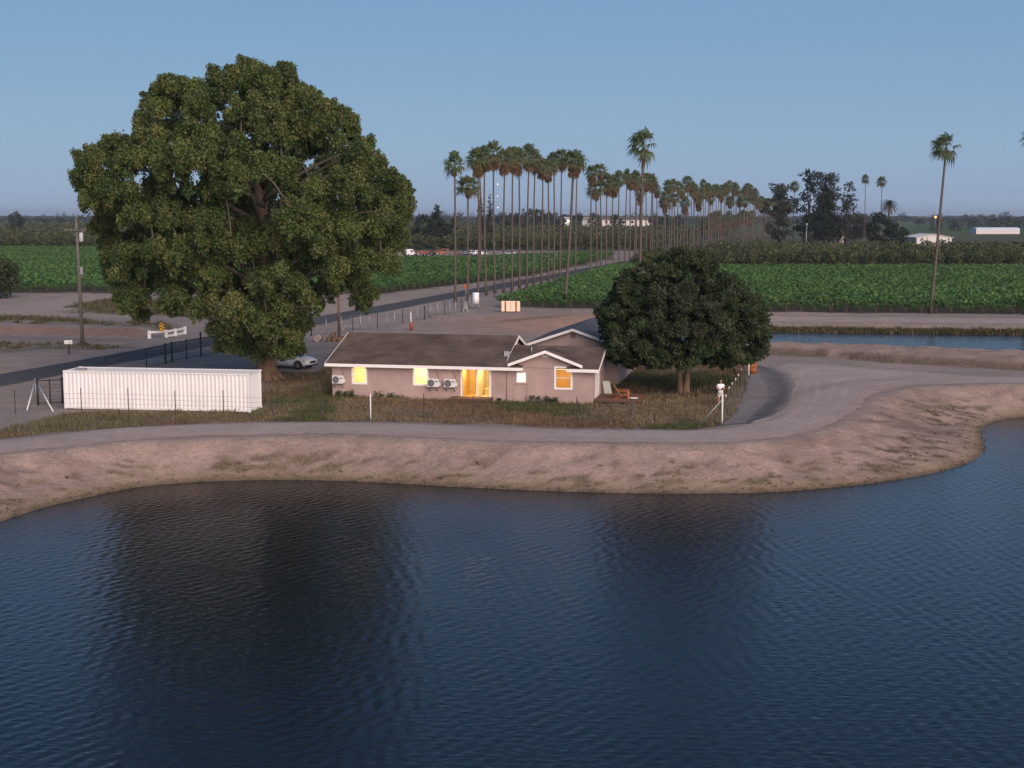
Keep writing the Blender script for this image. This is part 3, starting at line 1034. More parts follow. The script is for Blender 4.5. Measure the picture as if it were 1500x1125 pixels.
# ------------------------------------------------------------------ palms
def palm_crown(seed, nf=24, rl=1.0, wind=0.25):
    rr = random.Random(seed)
    V, Fq, Tn = [], [], []
    for i in range(nf):
        t = i / (nf - 1)
        el = R(82 - 125 * t ** 0.9 + rr.uniform(-10, 10))
        az = i * 2.399 + rr.uniform(-.3, .3)
        d = Vector((math.cos(az) * math.cos(el) - wind, math.sin(az) * math.cos(el), math.sin(el))).normalized()
        s = d.cross(Vector((0, 0, 1)))
        s = s.normalized() if s.length > 1e-3 else Vector((1, 0, 0))
        n_ = s.cross(d)
        pl = rr.uniform(.6, .95) * rl
        tip = d * pl + Vector((0, 0, -.1 * pl))
        base = len(V)
        w = .025
        V += [s * w, -s * w, tip - s * w, tip + s * w]
        Fq.append((base, base + 1, base + 2, base + 3))
        g = rr.choice([(.085, .125, .05), (.072, .11, .045), (.105, .14, .055), (.115, .13, .06)])
        if t > .88:
            g = rr.choice([(.15, .11, .055), (.12, .10, .045), (.09, .09, .04)])
        Tn += [g] * 4
        nb = 11
        for b in range(nb):
            a = R(-105 + 210 * b / (nb - 1))
            ln = rl * (0.95 * math.cos(a * .55)) * rr.uniform(.85, 1.1)
            q = (d * math.cos(a) + s * math.sin(a)).normalized()
            mid = tip + q * ln * .55 + n_ * .05
            end = tip + q * ln + Vector((-wind * .25, 0, -.38 * rl * rr.uniform(.6, 1.3)))
            pw = (n_.cross(q)).normalized() * .075
            base = len(V)
            V += [tip, mid + pw, end, mid - pw]
            Fq.append((base, base + 1, base + 2, base + 3))
            k = rr.uniform(.85, 1.15)
            Tn += [tuple(c * k for c in g)] * 4
    return V, Fq, Tn


def palm_skirt(seed, n=26, ln=1.75, spread=.46):
    rr = random.Random(seed)
    V, Fq, Tn = [], [], []
    for i in range(n):
        az = i * 2.399
        z0 = -.05 - rr.random() * .9
        sp = spread * rr.uniform(.45, 1.15) * (1 + z0 * .35)
        o = Vector((math.cos(az), math.sin(az), 0))
        s = Vector((-o.y, o.x, 0))
        a0 = o * .15 + Vector((0, 0, z0 + .1))
        k1 = o * sp + Vector((0, 0, z0 - .25))
        L = ln * rr.uniform(.6, 1.1)
        c = rr.choice([(.19, .13, .075), (.155, .105, .062), (.225, .155, .09), (.125, .09, .055)])
        base = len(V)
        V += [a0 + s * .03, a0 - s * .03, k1 - s * .04, k1 + s * .04]
        Fq.append((base, base + 1, base + 2, base + 3))
        Tn += [c] * 4
        for b in range(5):
            f = (b - 2) * .17
            e = k1 * .62 + s * f * 1.5 + Vector((0, 0, -L * (1 - abs(f) * .5) * .62)) + o * rr.uniform(-.1, .1)
            m_ = (k1 + e) / 2 + o * .06
            base = len(V)
            V += [k1, m_ + s * (.09 + f * .3), e, m_ - s * (.09 - f * .3)]
            Fq.append((base, base + 1, base + 2, base + 3))
            k = rr.uniform(.8, 1.2)
            Tn += [tuple(q * k for q in c)] * 4
    return V, Fq, Tn


PALM_BARK = mat('palm_bark', (0.105, 0.083, 0.07), .9, .1, var=.25, vscale=1.5, bump=.4, bscale=6, stretch=(1, 1, 6))
PCROWN = [np_mesh('crown', *map(lambda a: [tuple(q) for q in a], palm_crown(100 + i, 26 + i * 2, 1.0, .12))) for i in range(4)]
for i, me in enumerate(PCROWN):
    Vc, Fc, Tc = palm_crown(100 + i, 26 + i * 2, 1.0, .12)
    at = me.attributes.new('tint', 'FLOAT_COLOR', 'POINT')
    at.data.foreach_set('color', np.c_[np.array(Tc), np.ones(len(Tc))].astype(np.float32).ravel())
    me.materials.append(LEAF)
WINDY = []
for i in range(2):
    Vc, Fc, Tc = palm_crown(150 + i, 24, 1.0, .5)
    me = np_mesh('crown', [tuple(q) for q in Vc], Fc, np.array(Tc))
    me.materials.append(LEAF)
    WINDY.append(me)
PSKIRT = []
for i in range(4):
    Vc, Fc, Tc = palm_skirt(200 + i)
    me = np_mesh('skirt', [tuple(q) for q in Vc], Fc, np.array(Tc))
    me.materials.append(LEAF)
    PSKIRT.append(me)


def trunk_mesh(h, seed, lean=(0, 0), r0=.24):
    rr = random.Random(seed)
    mb = MB()
    b1, b2 = rr.uniform(-.35, .35), rr.uniform(-.35, .35)
    pts, rad = [], []
    for i in range(11):
        t = i / 10
        pts.append((lean[0] * t + b1 * math.sin(math.pi * t) * .6, lean[1] * t + b2 * math.sin(2 * math.pi * t) * .5, h * t - (0.2 if i == 0 else 0)))
        rad.append(r0 * (1.75 if i == 0 else 1.12 - .45 * t))
    mb.tube(pts, rad, 8)
    return mb


def palm(x, y, h, label, group=None, lean=(0, 0), seed=0, cs=1.7, r0=.165, z=0.0, skirt=1.0, windy=False):
    root = thing('fan_palm', label, 'palm tree', (x, y, z), 0, group)
    trunk_mesh(h - .5 * cs, seed, lean, r0).build('trunk', PALM_BARK, root)
    rr = random.Random(seed + 5)
    top = (lean[0], lean[1], h - .75 * cs)
    for nm, lib, sc, off in (('crown', PCROWN, cs, 0), ('skirt', PSKIRT, cs * skirt, -.05)):
        o = bpy.data.objects.new(nm, (WINDY if windy and nm == 'crown' else lib)[rr.randrange(2 if windy and nm == 'crown' else 4)])
        COL.objects.link(o)
        o.parent = root
        o.location = (top[0], top[1], top[2] + off)
        o.scale = (sc * rr.uniform(.62, .95), sc * rr.uniform(.62, .95), sc * rr.uniform(.75, 1.06))
        o.rotation_euler = (rr.uniform(-.08, .08), rr.uniform(-.08, .08), rr.uniform(0, 6.28) if nm == 'skirt' else rr.uniform(-.7, .7))
    return root


near_palms = [  # foot px, foot row, crown top row, crown scale, skirt, head shift px, what tells it apart
    (667, 442.6, 229, 1.55, .75, 0, 'green-headed fan palm at the near end of the roadside row'),
    (685.5, 440, 261, 1.6, .7, 1, 'short fan palm, lowest of the near roadside palms'),
    (700, 437, 220, 1.75, 1.1, 0, 'tall fan palm rising just behind the short roadside palm'),
    (712.6, 433, 219, 1.7, 1.1, -2, 'fan palm in front of the far pair of cypresses'),
    (725.5, 430, 212, 1.75, 1.1, -2, 'tall fan palm in front of the red mast lights'),
    (738, 429, 220, 1.7, 1.2, 2, 'fan palm next beyond the red mast lights'),
    (750, 426, 218, 1.75, 1.2, 1, 'seventh fan palm along the roadside row'),
    (761, 423, 220, 1.7, 1.2, -1, 'eighth fan palm along the roadside row'),
    (772, 421, 219, 1.75, 1.1, 3, 'ninth fan palm along the roadside row'),
    (782, 419, 226, 1.7, 1.1, 2, 'tenth fan palm along the roadside row'),
    (793, 416, 234, 1.7, 1.2, 2, 'eleventh fan palm along the roadside row'),
    (803, 415, 236, 1.6, 1.2, -1, 'twelfth fan palm along the roadside row'),
    (811.6, 413.5, 224, 1.7, 1.1, -1, 'thirteenth fan palm along the roadside row'),
    (820, 411.5, 220, 1.75, 1.0, 2, 'fourteenth fan palm along the roadside row'),
    (843, 406, 231, 1.7, 1.1, 2, 'fan palm standing alone after the first cluster of the row'),
]
for i, (px, py, ct, cs, sk, sh, lab) in enumerate(near_palms):
    x, y = G(px, py)
    palm(x, y, GZ(ct, y), lab, 'fan palms along the road', lean=(sh * y / FPX, 0), seed=300 + i, cs=cs, skirt=sk)
x, y = G(703, 411)
palm(x, y, GZ(232, y), 'fan palm on the far side of the road, at the vineyard edge', 'fan palms along the road', seed=330, cs=1.7)
x, y = G(827, 448.5)
palm(x, y, GZ(222, y), 'tall fan palm at the corner of the vineyard, nearer than the row', 'fan palms along the road', lean=(1.2, 0), seed=331, cs=1.7, r0=.22)
x, y = G(937, 446)
palm(x, y, GZ(197, y), 'tallest fan palm, rising from behind the dark shade tree', 'fan palms by the vineyard', lean=(.3, 0), seed=332, cs=2.0, skirt=.6, r0=.22, windy=True)
x, y = G(1363, 459)
palm(x, y, GZ(202, y), 'leaning windswept fan palm alone at the edge of the vineyard', 'fan palms by the vineyard', lean=(1.25, 0), seed=333, cs=1.85, skirt=.5, r0=.2, z=.2, windy=True)
x, y = G(1500, 461)
palm(x, y, GZ(188, y), 'fan palm cut off by the frame at the canal vineyard', 'fan palms by the vineyard', lean=(1.1, 0), seed=334, cs=1.85, skirt=.5, r0=.2, z=.2, windy=True)

ENVX = [843, 862, 875, 886, 902, 924, 932, 947, 964, 981, 989, 1004, 1020, 1035, 1047, 1062, 1081, 1085, 1099, 1111, 1140]
ENVY = [232, 249, 245, 244, 253, 251, 259, 260, 262, 265, 270, 267, 269, 268, 274, 271, 268, 280, 270, 291, 295]
far_protos = []
for i in range(5):
    pass
yy, k = 287.0, 0
while yy < 860:
    xx = PALMX(yy) + random.uniform(-.4, .4)
    px = IW / 2 + FPX * xx / yy * 1.006
    h = GZ(float(np.interp(px, ENVX, ENVY)) + random.uniform(-2, 4), yy) + random.gauss(0, .7)
    if random.random() < .25:
        h -= random.uniform(1.5, 4.5)
    palm(xx, yy, h, 'slim fan palm in the long receding stretch of the roadside row', 'fan palms along the road', lean=(random.uniform(-.6, .6), 0), seed=400 + k, cs=random.uniform(1.5, 1.85), skirt=random.uniform(1.0, 1.35))
    yy += 5.9 if yy < 700 else 9
    k += 1
# shorter brown-skirted palms lining the other side of the far road
yy = 560.0
while yy < 780:
    xx = ROADC(yy) - 4.5
    palm(xx, yy, random.uniform(11, 15), 'short brown-skirted fan palm on the far side of the distant road', 'short palms at the far end of the road', seed=700 + int(yy), cs=random.uniform(1.8, 2.3), skirt=1.6)
    yy += 13
for px, py, d, lab in ((1163, 268, 540, 'small distant fan palm between two grove gum trees'), (1266, 257, 540, 'distant slim fan palm, nearer the grove of the pair'), (1290, 261, 520, 'distant slim fan palm just behind the feather palm')):
    palm(GX(px, d), d, GZ(py, d), lab, 'distant palms by the farmstead', seed=int(px), cs=1.9, skirt=.7)


def feather_palm():
    d = 470
    h = GZ(290, d)
    root = thing('feather_palm', 'stout feather palm with a round drooping head by the farmstead', 'palm tree', (GX(1302, d), d, 0))
    trunk_mesh(h - 2.2, 5, (0, 0), .42).build('trunk', PALM_BARK, root)
    rr = random.Random(3)
    V, Fq, Tn = [], [], []
    for i in range(60):
        t = i / 59
        el = R(80 - 115 * t)
        az = i * 2.399
        pts = []
        d_ = Vector((math.cos(az), math.sin(az), 0))
        L = rr.uniform(3.0, 3.8)
        for k in range(7):
            u = k / 6
            pts.append(d_ * L * math.cos(el) * u + Vector((0, 0, L * math.sin(el) * u - 1.9 * u * u)))
        s = Vector((-d_.y, d_.x, 0))
        c = rr.choice([(.05, .06, .03), (.065, .07, .035), (.04, .05, .027)]) if t < .8 else (.12, .085, .05)
        for k in range(1, 7):
            for sg in (-1, 1):
                for f in (0, .5):
                    p = pts[k - 1].lerp(pts[k], f)
                    e = p + s * sg * .55 + (pts[k] - pts[k - 1]) * .6 + Vector((0, 0, -.25))
                    base = len(V)
                    V += [p, p + (pts[k] - pts[k - 1]) * .3, e, p - (pts[k] - pts[k - 1]) * .05]
                    Fq.append((base, base + 1, base + 2, base + 3))
                    Tn += [c] * 4
    o = link('crown', np_mesh('crown', [tuple(v) for v in V], Fq, np.array(Tn)), LEAF, root)
    o.location = (0, 0, h - 2.0)


feather_palm()


# ------------------------------------------------------------------ vineyards and orchards
def rows_in(poly, y0, y1, step, stepx, jx, jy):
    pts = []
    for y in np.arange(y0, y1, step):
        x0, x1 = min(p[0] for p in poly), max(p[0] for p in poly)
        X_ = np.arange(x0, x1, stepx)
        Y_ = np.full_like(X_, y)
        k = inpoly(X_, Y_, poly)
        pts.append(np.c_[X_[k], Y_[k]])
    p = np.concatenate(pts)
    p[:, 0] += rng.normal(size=len(p)) * jx
    p[:, 1] += rng.normal(size=len(p)) * jy
    return p


def leaf_stuff(name, label, cat, C, size, pal, N=None, droop=.3):
    V, Fq = leaf_quads(C, size, N, aspect=.8, droop=droop)
    big = (fbm(C[:, 0], C[:, 1], .05, 7, 3)[:, None] - .5) * .5 + 1
    o = link(name, np_mesh(name, V, Fq, np.repeat(tints(len(C), pal) * big, 4, 0)), LEAF)
    return tag(o, label, cat, kind='stuff')


def vineyard(name, label, poly, y0, y1, dens, size, rowgap=3.0):
    p = rows_in(poly, y0, y1, rowgap, 1.0 / dens, .3, .55)
    n = len(p)
    bump_ = .25 * (fbm(p[:, 0], p[:, 1], .35, 3, 3) - .5)
    z = 1.75 - .85 * rng.random(n) ** 2.2 + bump_
    C = np.c_[p, z]
    N = unit(rng.normal(size=(n, 3)) * .8 + np.array([0, -.35, .6]))
    S = size * (.7 + .6 * rng.random(n))
    return leaf_stuff(name, label, 'vineyard', C, S, 'vine', N)


vineyard('vineyard_canopy', 'green vineyard canopy spreading west of the palm-lined road', V1, 227, 494, 9.5, .62)
vineyard('vineyard_canopy', 'green vineyard canopy between the canal and the eastern orchard', V2, 172, 318, 16, .5)


# vines along the near edges, one by one
def vine_proto(seed):
    rr = random.Random(seed)
    root = thing('grapevine', 'leafy grapevine on a bare trunk at the vineyard edge', 'grapevine')
    mb = MB()
    mb.tube([(0, 0, -.1), (.04, .02, .5), (-.03, 0, 1.05)], [.06, .05, .045], 5)
    mb.tube([(-.03, 0, 1.05), (.5, .05, 1.2), (1.0, 0, 1.15)], [.04, .03, .02], 5)
    mb.tube([(-.03, 0, 1.05), (-.5, -.05, 1.2), (-1.0, 0, 1.15)], [.04, .03, .02], 5)
    mb.tube([(.25, .05, -.1), (.25, .05, 1.6)], .03, 5)
    mb.build('trunk', mat('vine_bark', (.11, .09, .07), .9, .1), root)
    cl = [(rr.uniform(-1.0, 1.0), rr.uniform(-.45, .45), rr.uniform(.55, 1.7), rr.uniform(.25, .45)) for _ in range(11)]
    V, Fq, Tn = clump_leaves(cl, 16, .26, 'vine', droop=.8)
    link('foliage', np_mesh('foliage', V, Fq, Tn), LEAF, root)
    return root


VP = [vine_proto(i) for i in range(3)]
used = [False] * 3


def place_vine(x, y, rz, label, group, i):
    p = VP[i % 3]
    if not used[i % 3]:
        used[i % 3] = True
        p.location, p.rotation_euler = (x, y, hgt(x, y)), (0, 0, rz)
        p['label'], p['group'] = label, group
    else:
        dup(p, (x, y, hgt(x, y)), rz, random.uniform(.92, 1.1), label, group)


def along(a, b, step, off=0.0):
    a, b = Vector(a), Vector(b)
    n = int((b - a).length / step)
    return [a + (b - a) * ((i + off) / n) for i in range(n)]


cnt = 0
for seg in (((-86, 224), (-22, 222)), ((-22, 222), (5, 290)), ((5, 290), (30, 405))):
    for q in along(seg[0], seg[1], 2.6 if seg[0][1] < 280 else 3.6):
        place_vine(q.x, q.y - .8, random.uniform(-.2, .2), 'grapevine with a pale bare trunk on the western vineyard edge by the road', 'vines along the western vineyard edge', cnt)
        cnt += 1
for seg in (((-1.5, 189.2), (35, 179.7)), ((35, 179.7), (76, 174.8))):
    for q in along(seg[0], seg[1], 1.9):
        place_vine(q.x, q.y, random.uniform(-.2, .2), 'grapevine on the eastern vineyard edge facing the canal', 'vines along the canal edge', cnt)
        cnt += 1


def orchard_proto(seed, pal):
    return make_tree('orchard_tree', 'leafy orchard tree in the front rows', 'orchard tree', (0, 0, 0), 5.2, 2.9, 'round', 20, 2.6, .62, pal, seed, base=.12)


OP = [orchard_proto(500 + i, 'orchard') for i in range(4)]
oused = [False] * 4
O2L = lambda y: PALMX(y) + 6
cnt = 0


def place_orch(x, y, s, label, group):
    global cnt
    i = cnt % 4
    cnt += 1
    if not oused[i]:
        oused[i] = True
        OP[i].location, OP[i].scale = (x, y, 0), (s,) * 3
        OP[i]['label'], OP[i]['group'] = label, group
    else:
        dup(OP[i], (x, y, 0), random.uniform(0, 6.28), s, label, group)


for row in range(5):
    y = 313 + row * 5.6
    x = O2L(y)
    while x < 0.40 * y:
        place_orch(x + random.uniform(-.4, .4), y + random.uniform(-.4, .4), random.uniform(.78, .98), 'olive green tree in the front rows of the eastern orchard', 'eastern orchard trees')
        x += 4.9
for row in range(2):
    y = 486 + row * 7
    x = -208
    while x < ROADC(y) - 14:
        yq = y
        place_orch(x + random.uniform(-.4, .4), yq + random.uniform(-.4, .4), random.uniform(.95, 1.12), 'dark orchard tree in the front rows beyond the western vineyard', 'western orchard trees')
        x += 5.6


def orchard_stuff(name, label, xf0, xf1, y0, y1, gap, h, rad, pal, per, size):
    cs, sz = [], []
    y = y0
    while y < y1:
        k = max(1.0, y / 550)
        g = gap * k ** .8
        x0, x1 = xf0(y), xf1(y)
        n = int((x1 - x0) / g)
        if n > 0:
            tx = x0 + (np.arange(n) + .5) * g + rng.normal(size=n) * .4
            m = int(per / k)
            d = unit(rng.normal(size=(n, m, 3)))
            p = d * (rad * k ** .3) * (.6 + .45 * rng.random((n, m, 1)))
            p[..., 2] = p[..., 2] * .75 * h / 5 + h * .58
            hs = (1 + .1 * rng.normal(size=(n, 1)))
            p[..., 2] *= hs
            p[..., 0] += tx[:, None]
            p[..., 1] += y + rng.normal(size=(n, 1)) * .4
            cs.append(p.reshape(-1, 3))
            sz.append(np.full(n * m, size * k ** .7))
        y += gap * k
    C, S = np.concatenate(cs), np.concatenate(sz)
    C[:, 2] = np.maximum(C[:, 2], .3)
    N = unit(rng.normal(size=C.shape) * .8 + np.array([0, -.3, .5]))
    leaf_stuff(name, label, 'orchard', C, S * (.7 + .6 * rng.random(len(C))), pal, N)


orchard_stuff('orchard_canopy', 'olive green orchard canopy behind the eastern front rows', lambda y: O2L(y), lambda y: .47 * y, 341, 448, 5.6, 4.6, 2.7, 'orchard', 46, .8)
orchard_stuff('orchard_canopy', 'dark orchard canopy reaching away beyond the western vineyard', lambda y: -.47 * y, lambda y: min(ROADC(y) - 13, 130), 500, 1350, 6.2, 5.4, 3.0, 'orchard', 40, 1.0)
orchard_stuff('orchard_canopy', 'far dark orchard belt on the eastern horizon', lambda y: .31 * y, lambda y: .5 * y, 1050, 1900, 9.0, 6.0, 4.5, 'far', 30, 1.6)


def treeline():
    n = 1500
    cs, sz = [], []
    for i in range(n):
        d = rng.uniform(1500, 4200)
        x = rng.uniform(-.5, .5) * d
        h = rng.uniform(6, 11) if rng.random() < .85 else rng.uniform(12, 20)
        r = rng.uniform(5, 13)
        m = 80
        dd = unit(rng.normal(size=(m, 3)))
        p = dd * np.array([r, r, h * .5]) * (.35 + .6 * rng.random((m, 1)))
        p[:, 2] += h * .5
        p[:, 0] += x
        p[:, 1] += d
        cs.append(p)
        sz.append(np.full(m, 2.6))
    C, S = np.concatenate(cs), np.concatenate(sz)
    leaf_stuff('distant_treeline', 'thin dark line of trees all along the horizon', 'trees', C, S, 'far')


treeline()


# ------------------------------------------------------------------ house
STUCCO = mat('stucco_mauve', (0.37, 0.27, 0.245), .9, .15, var=.16, vscale=.7, bump=.25, bscale=30)
STUCCO2 = mat('stucco_pale', (0.37, 0.28, 0.255), .9, .15, var=.10, vscale=.7, bump=.25, bscale=30)
TRIM = mat('trim_white', (0.78, 0.75, 0.72), .6, .3, var=.06, vscale=2)
SHINGLE = mat('shingle_brown', (0.105, 0.080, 0.069), .95, .1, var=.42, vscale=.55, bump=.6, bscale=14, stretch=(1, 1, 2.2))
SHINGLE2 = mat('shingle_blue_grey', (0.10, 0.105, 0.125), .92, .12, var=.22, vscale=1.6, bump=.6, bscale=16, stretch=(1, 1, 2.2))
GLASS = glass_mat()
ROOM = mat('room_paint', (0.76, 0.64, 0.40), .8, .2, var=.05)
ROOM_O = mat('room_paint_orange', (0.70, 0.50, 0.20), .8, .2, var=.05)
ROOM_W = mat('room_paint_white', (0.80, 0.74, 0.62), .8, .2)
DARKM = mat('dark_metal', (0.035, 0.035, 0.038), .5, .4)
GREYM = mat('grey_metal', (0.30, 0.30, 0.31), .5, .5, .4)
ACW = mat('casing_white', (0.62, 0.61, 0.60), .5, .4, var=.05)
WOOD = mat('deck_wood', (0.165, 0.085, 0.06), .8, .2, var=.3, vscale=2.5, bump=.4, bscale=10, stretch=(.4, 4, 4))
CEDAR = mat('cedar_wood', (0.42, 0.145, 0.06), .7, .25, var=.2, vscale=4)

HA = R(-11.8)
P0 = Vector((*G(869, 592), 0))
HU, HV = Vector((math.cos(HA), math.sin(HA), 0)), Vector((-math.sin(HA), math.cos(HA), 0))


def WALLPT(px, py, depth=0.0):
    """(along, height) on the plane of the house front (or DEPTH behind it)"""
    xc, yc = (px - IW / 2) / FPX, (IH / 2 - py) / FPX
    d = Vector((xc, CT + ST * yc, -ST + CT * yc))
    c0 = Vector((0, 0, CH))
    o = P0 + HV * depth
    t = (o - c0).dot(HV) / d.dot(HV)
    q = c0 + d * t - o
    return q.dot(HU), q.z


def wall_sheet(mb, x0, x1, z0, z1, holes, y0, y1):
    """wall in the x-z plane, thick from y0 (outside) to y1, with rectangular openings"""
    cx = sorted({x0, x1, *[h[0] for h in holes], *[h[1] for h in holes]})
    cz = sorted({z0, z1, *[h[2] for h in holes], *[h[3] for h in holes]})
    for a, b in zip(cx[:-1], cx[1:]):
        for c, d in zip(cz[:-1], cz[1:]):
            m, n = (a + b) / 2, (c + d) / 2
            if any(h[0] < m < h[1] and h[2] < n < h[3] for h in holes):
                continue
            mb.add([(a, y0, c), (b, y0, c), (b, y0, d), (a, y0, d)], [(0, 1, 2, 3)])
            mb.add([(a, y1, c), (b, y1, c), (b, y1, d), (a, y1, d)], [(3, 2, 1, 0)])
    for h in holes:
        a, b, c, d = h[:4]
        mb.add([(a, y0, c), (b, y0, c), (b, y1, c), (a, y1, c)], [(0, 1, 2, 3)])
        mb.add([(a, y0, d), (b, y0, d), (b, y1, d), (a, y1, d)], [(3, 2, 1, 0)])
        mb.add([(a, y0, c), (a, y0, d), (a, y1, d), (a, y1, c)], [(3, 2, 1, 0)])
        mb.add([(b, y0, c), (b, y0, d), (b, y1, d), (b, y1, c)], [(0, 1, 2, 3)])


def slab(mb, a, b, c, d, t):
    """sloping slab: four top corners and thickness"""
    v = [Vector(p) for p in (a, b, c, d)]
    mb.hexa([p - Vector((0, 0, t)) for p in v] + v)


house = thing('house', 'long low mauve stucco house with brown shingle roof and lit yellow windows', 'house', P0, HA)
EZ, SL = 2.46, 0.325         # top of the roof edge, roof slope
OV = .45


def rz(y):
    return EZ + SL * (y + OV)


def px_rect(pxa, pxb, pya, pyb):
    a, b = WALLPT(pxa, (pya + pyb) / 2)[0], WALLPT(pxb, (pya + pyb) / 2)[0]
    mid = (pxa + pxb) / 2
    return [a, b, WALLPT(mid, pyb)[1], WALLPT(mid, pya)[1]]


WL = WALLPT(487, 560)[0]
W1, W2, SD = px_rect(517.5, 535.5, 536, 560.5), px_rect(607, 625.5, 537, 562.5), px_rect(677, 717, 538.5, 579)
W4, W3 = px_rect(757.5, 769.5, 546.5, 559.5), px_rect(814.5, 836, 539.5, 568)
SD[2] = .25
for w_ in (W1, W2, SD):
    w_[3] = min(w_[3], 2.33)
SIDE_D, SIDE_B = 6.7, 10.0       # depth of the low wing, of the main wing
MX = -6.6
wb = MB()
wall_sheet(wb, WL, 0, -.3, 2.42, [W1, W2, SD, W4, W3], 0, .16)
# front gable
gx, ghw, gz = WALLPT(800, 511)[0], 2.62, 3.72
gsl = .375
wb.prism([(gx - 1.95, 2.42), (gx + 1.95, 2.42), (gx + 1.95, gz - gsl * 1.95 - .13), (gx, gz - .13), (gx - 1.95, gz - gsl * 1.95 - .13)], 'y', 0.0, .16)
# right end wall with its patio door, gabled top
side_hole = (.9, 2.6)
wb.add([(0, 0, -.3), (0, side_hole[0], -.3), (0, side_hole[0], 2.42), (0, 0, 2.42)], [(0, 1, 2, 3)])
wb.add([(0, side_hole[1], -.3), (0, SIDE_D, -.3), (0, SIDE_D, 2.42), (0, side_hole[1], 2.42)], [(0, 1, 2, 3)])
wb.add([(0, side_hole[0], -.3), (0, side_hole[1], -.3), (0, side_hole[1], .25), (0, side_hole[0], .25)], [(0, 1, 2, 3)])
wb.add([(0, side_hole[0], 2.28), (0, side_hole[1], 2.28), (0, side_hole[1], 2.42), (0, side_hole[0], 2.42)], [(0, 1, 2, 3)])
wb.add([(0, 0, 2.42), (0, SIDE_D, 2.42), (0, SIDE_D / 2, rz(SIDE_D / 2) - .13)], [(0, 1, 2)])
# back, west end and the gable end of the main wing above the low wing
wb.add([(0, SIDE_D, -.3), (MX, SIDE_D, -.3), (MX, SIDE_D, 2.42), (0, SIDE_D, 2.42)], [(0, 1, 2, 3)])
wb.add([(MX, SIDE_D, -.3), (MX, SIDE_B, -.3), (MX, SIDE_B, 2.42), (MX, SIDE_D, 2.42)], [(0, 1, 2, 3)])
wb.add([(MX, SIDE_B, -.3), (WL, SIDE_B, -.3), (WL, SIDE_B, 2.42), (MX, SIDE_B, 2.42)], [(0, 1, 2, 3)])
wb.add([(WL, SIDE_B, -.3), (WL, 0, -.3), (WL, 0, 2.42), (WL, SIDE_B, 2.42)], [(0, 1, 2, 3)])
rb_ = SIDE_B / 2
wb.add([(WL, 0, 2.42), (WL, SIDE_B, 2.42), (WL, rb_, rz(rb_) - .13)], [(0, 1, 2)])
wb.add([(MX, 0.2, 2.42), (MX, SIDE_B, 2.42), (MX, rb_, rz(rb_) - .13)], [(0, 1, 2)])
wall_o = wb.build('wall', STUCCO, house)
rm = MB()
XL, XR, XG0, XG1 = WL - .4, .42, WALLPT(766, 537)[0], WALLPT(831, 540)[0]
TK = .12
rt = rz(rb_)
bz = EZ
# main wing, front slope and back slope
slab(rm, (XL, -OV, EZ), (MX + .3, -OV, EZ), (MX + .3, rb_, rt), (XL, rb_, rt), TK)
slab(rm, (XL, rb_, rt), (MX + .3, rb_, rt), (MX + .3, SIDE_B + OV, EZ), (XL, SIDE_B + OV, EZ), TK)
rs = SIDE_D / 2
rts = rz(rs)
yc0 = .03
slab(rm, (MX + .3, -OV, EZ), (XG0, -OV, EZ), (XG0, rs, rts), (MX + .3, rs, rts), TK)
slab(rm, (XG0, yc0, rz(yc0)), (XG1, yc0, rz(yc0)), (XG1, rs, rts), (XG0, rs, rts), TK)
slab(rm, (XG1, -OV, EZ), (XR, -OV, EZ), (XR, rs, rts), (XG1, rs, rts), TK)
slab(rm, (MX + .3, rs, rts), (XR, rs, rts), (XR, SIDE_D + OV, EZ), (MX + .3, SIDE_D + OV, EZ), TK)
# front gable's two slopes
slab(rm, (gx - ghw, -OV, gz - gsl * ghw), (gx, -OV, gz), (gx, rs + .3, gz), (gx - ghw, rs + .3, gz - gsl * ghw), TK)
slab(rm, (gx, -OV, gz), (gx + ghw, -OV, gz - gsl * ghw), (gx + ghw, rs + .3, gz - gsl * ghw), (gx, rs + .3, gz), TK)
roof = rm.build('roof', SHINGLE, house)
for px_, py_, hh in ((743, 528, .25), (777, 515, .45)):
    u_ = WALLPT(px_, py_, 1.6)[0]
    vb = MB()
    if hh < .3:
        vb.prism([(-.22, -.1), (.22, -.1), (.12, .28), (-.12, .28)], 'x', -.2, .2)
        vn = 'roof_vent'
    else:
        vb.tube([(0, 0, -.1), (0, 0, hh)], .055, 8)
        vn = 'vent_pipe'
    o = vb.build(vn, GREYM, roof)
    o.location = (u_, 1.6 if hh < .3 else 2.0, rz(1.6 if hh < .3 else 2.0))
fb = MB()
FH = .2
fb.box((XL - .02, -OV - .03, EZ - FH), (XG0, -OV - .002, EZ + .01))
fb.box((XG1, -OV - .03, EZ - FH), (XR + .02, -OV - .002, EZ + .01))
fb.box((XG0 - .02, -OV, EZ - FH), (XG0 + .02, -.01, EZ + .0))
# soffit boards closing the underside of the eaves
fb.box((XL, -OV, EZ - FH - .02), (XG0 - .02, -.003, EZ - FH + .01))
fb.box((XG1 + .01, -OV, EZ - FH - .02), (XR, -.003, EZ - FH + .01))


def rake(mb, x, y0, z0, y1, z1, hgt_=.2, t=.035):
    mb.hexa([(x, y0, z0 - hgt_), (x + t, y0, z0 - hgt_), (x + t, y1, z1 - hgt_), (x, y1, z1 - hgt_),
             (x, y0, z0 + .012), (x + t, y0, z0 + .012), (x + t, y1, z1 + .012), (x, y1, z1 + .012)])


rake(fb, XR + .003, -OV, EZ, rs, rts)
rake(fb, XR + .003, rs, rts, SIDE_D + OV, EZ)
rake(fb, MX + .303, .6, rz(.6), rb_, rt)
rake(fb, MX + .303, rb_, rt, SIDE_B + OV, EZ)
rake(fb, XL - .038, -OV, EZ, rb_, rt)
rake(fb, XL - .038, rb_, rt, SIDE_B + OV, EZ)


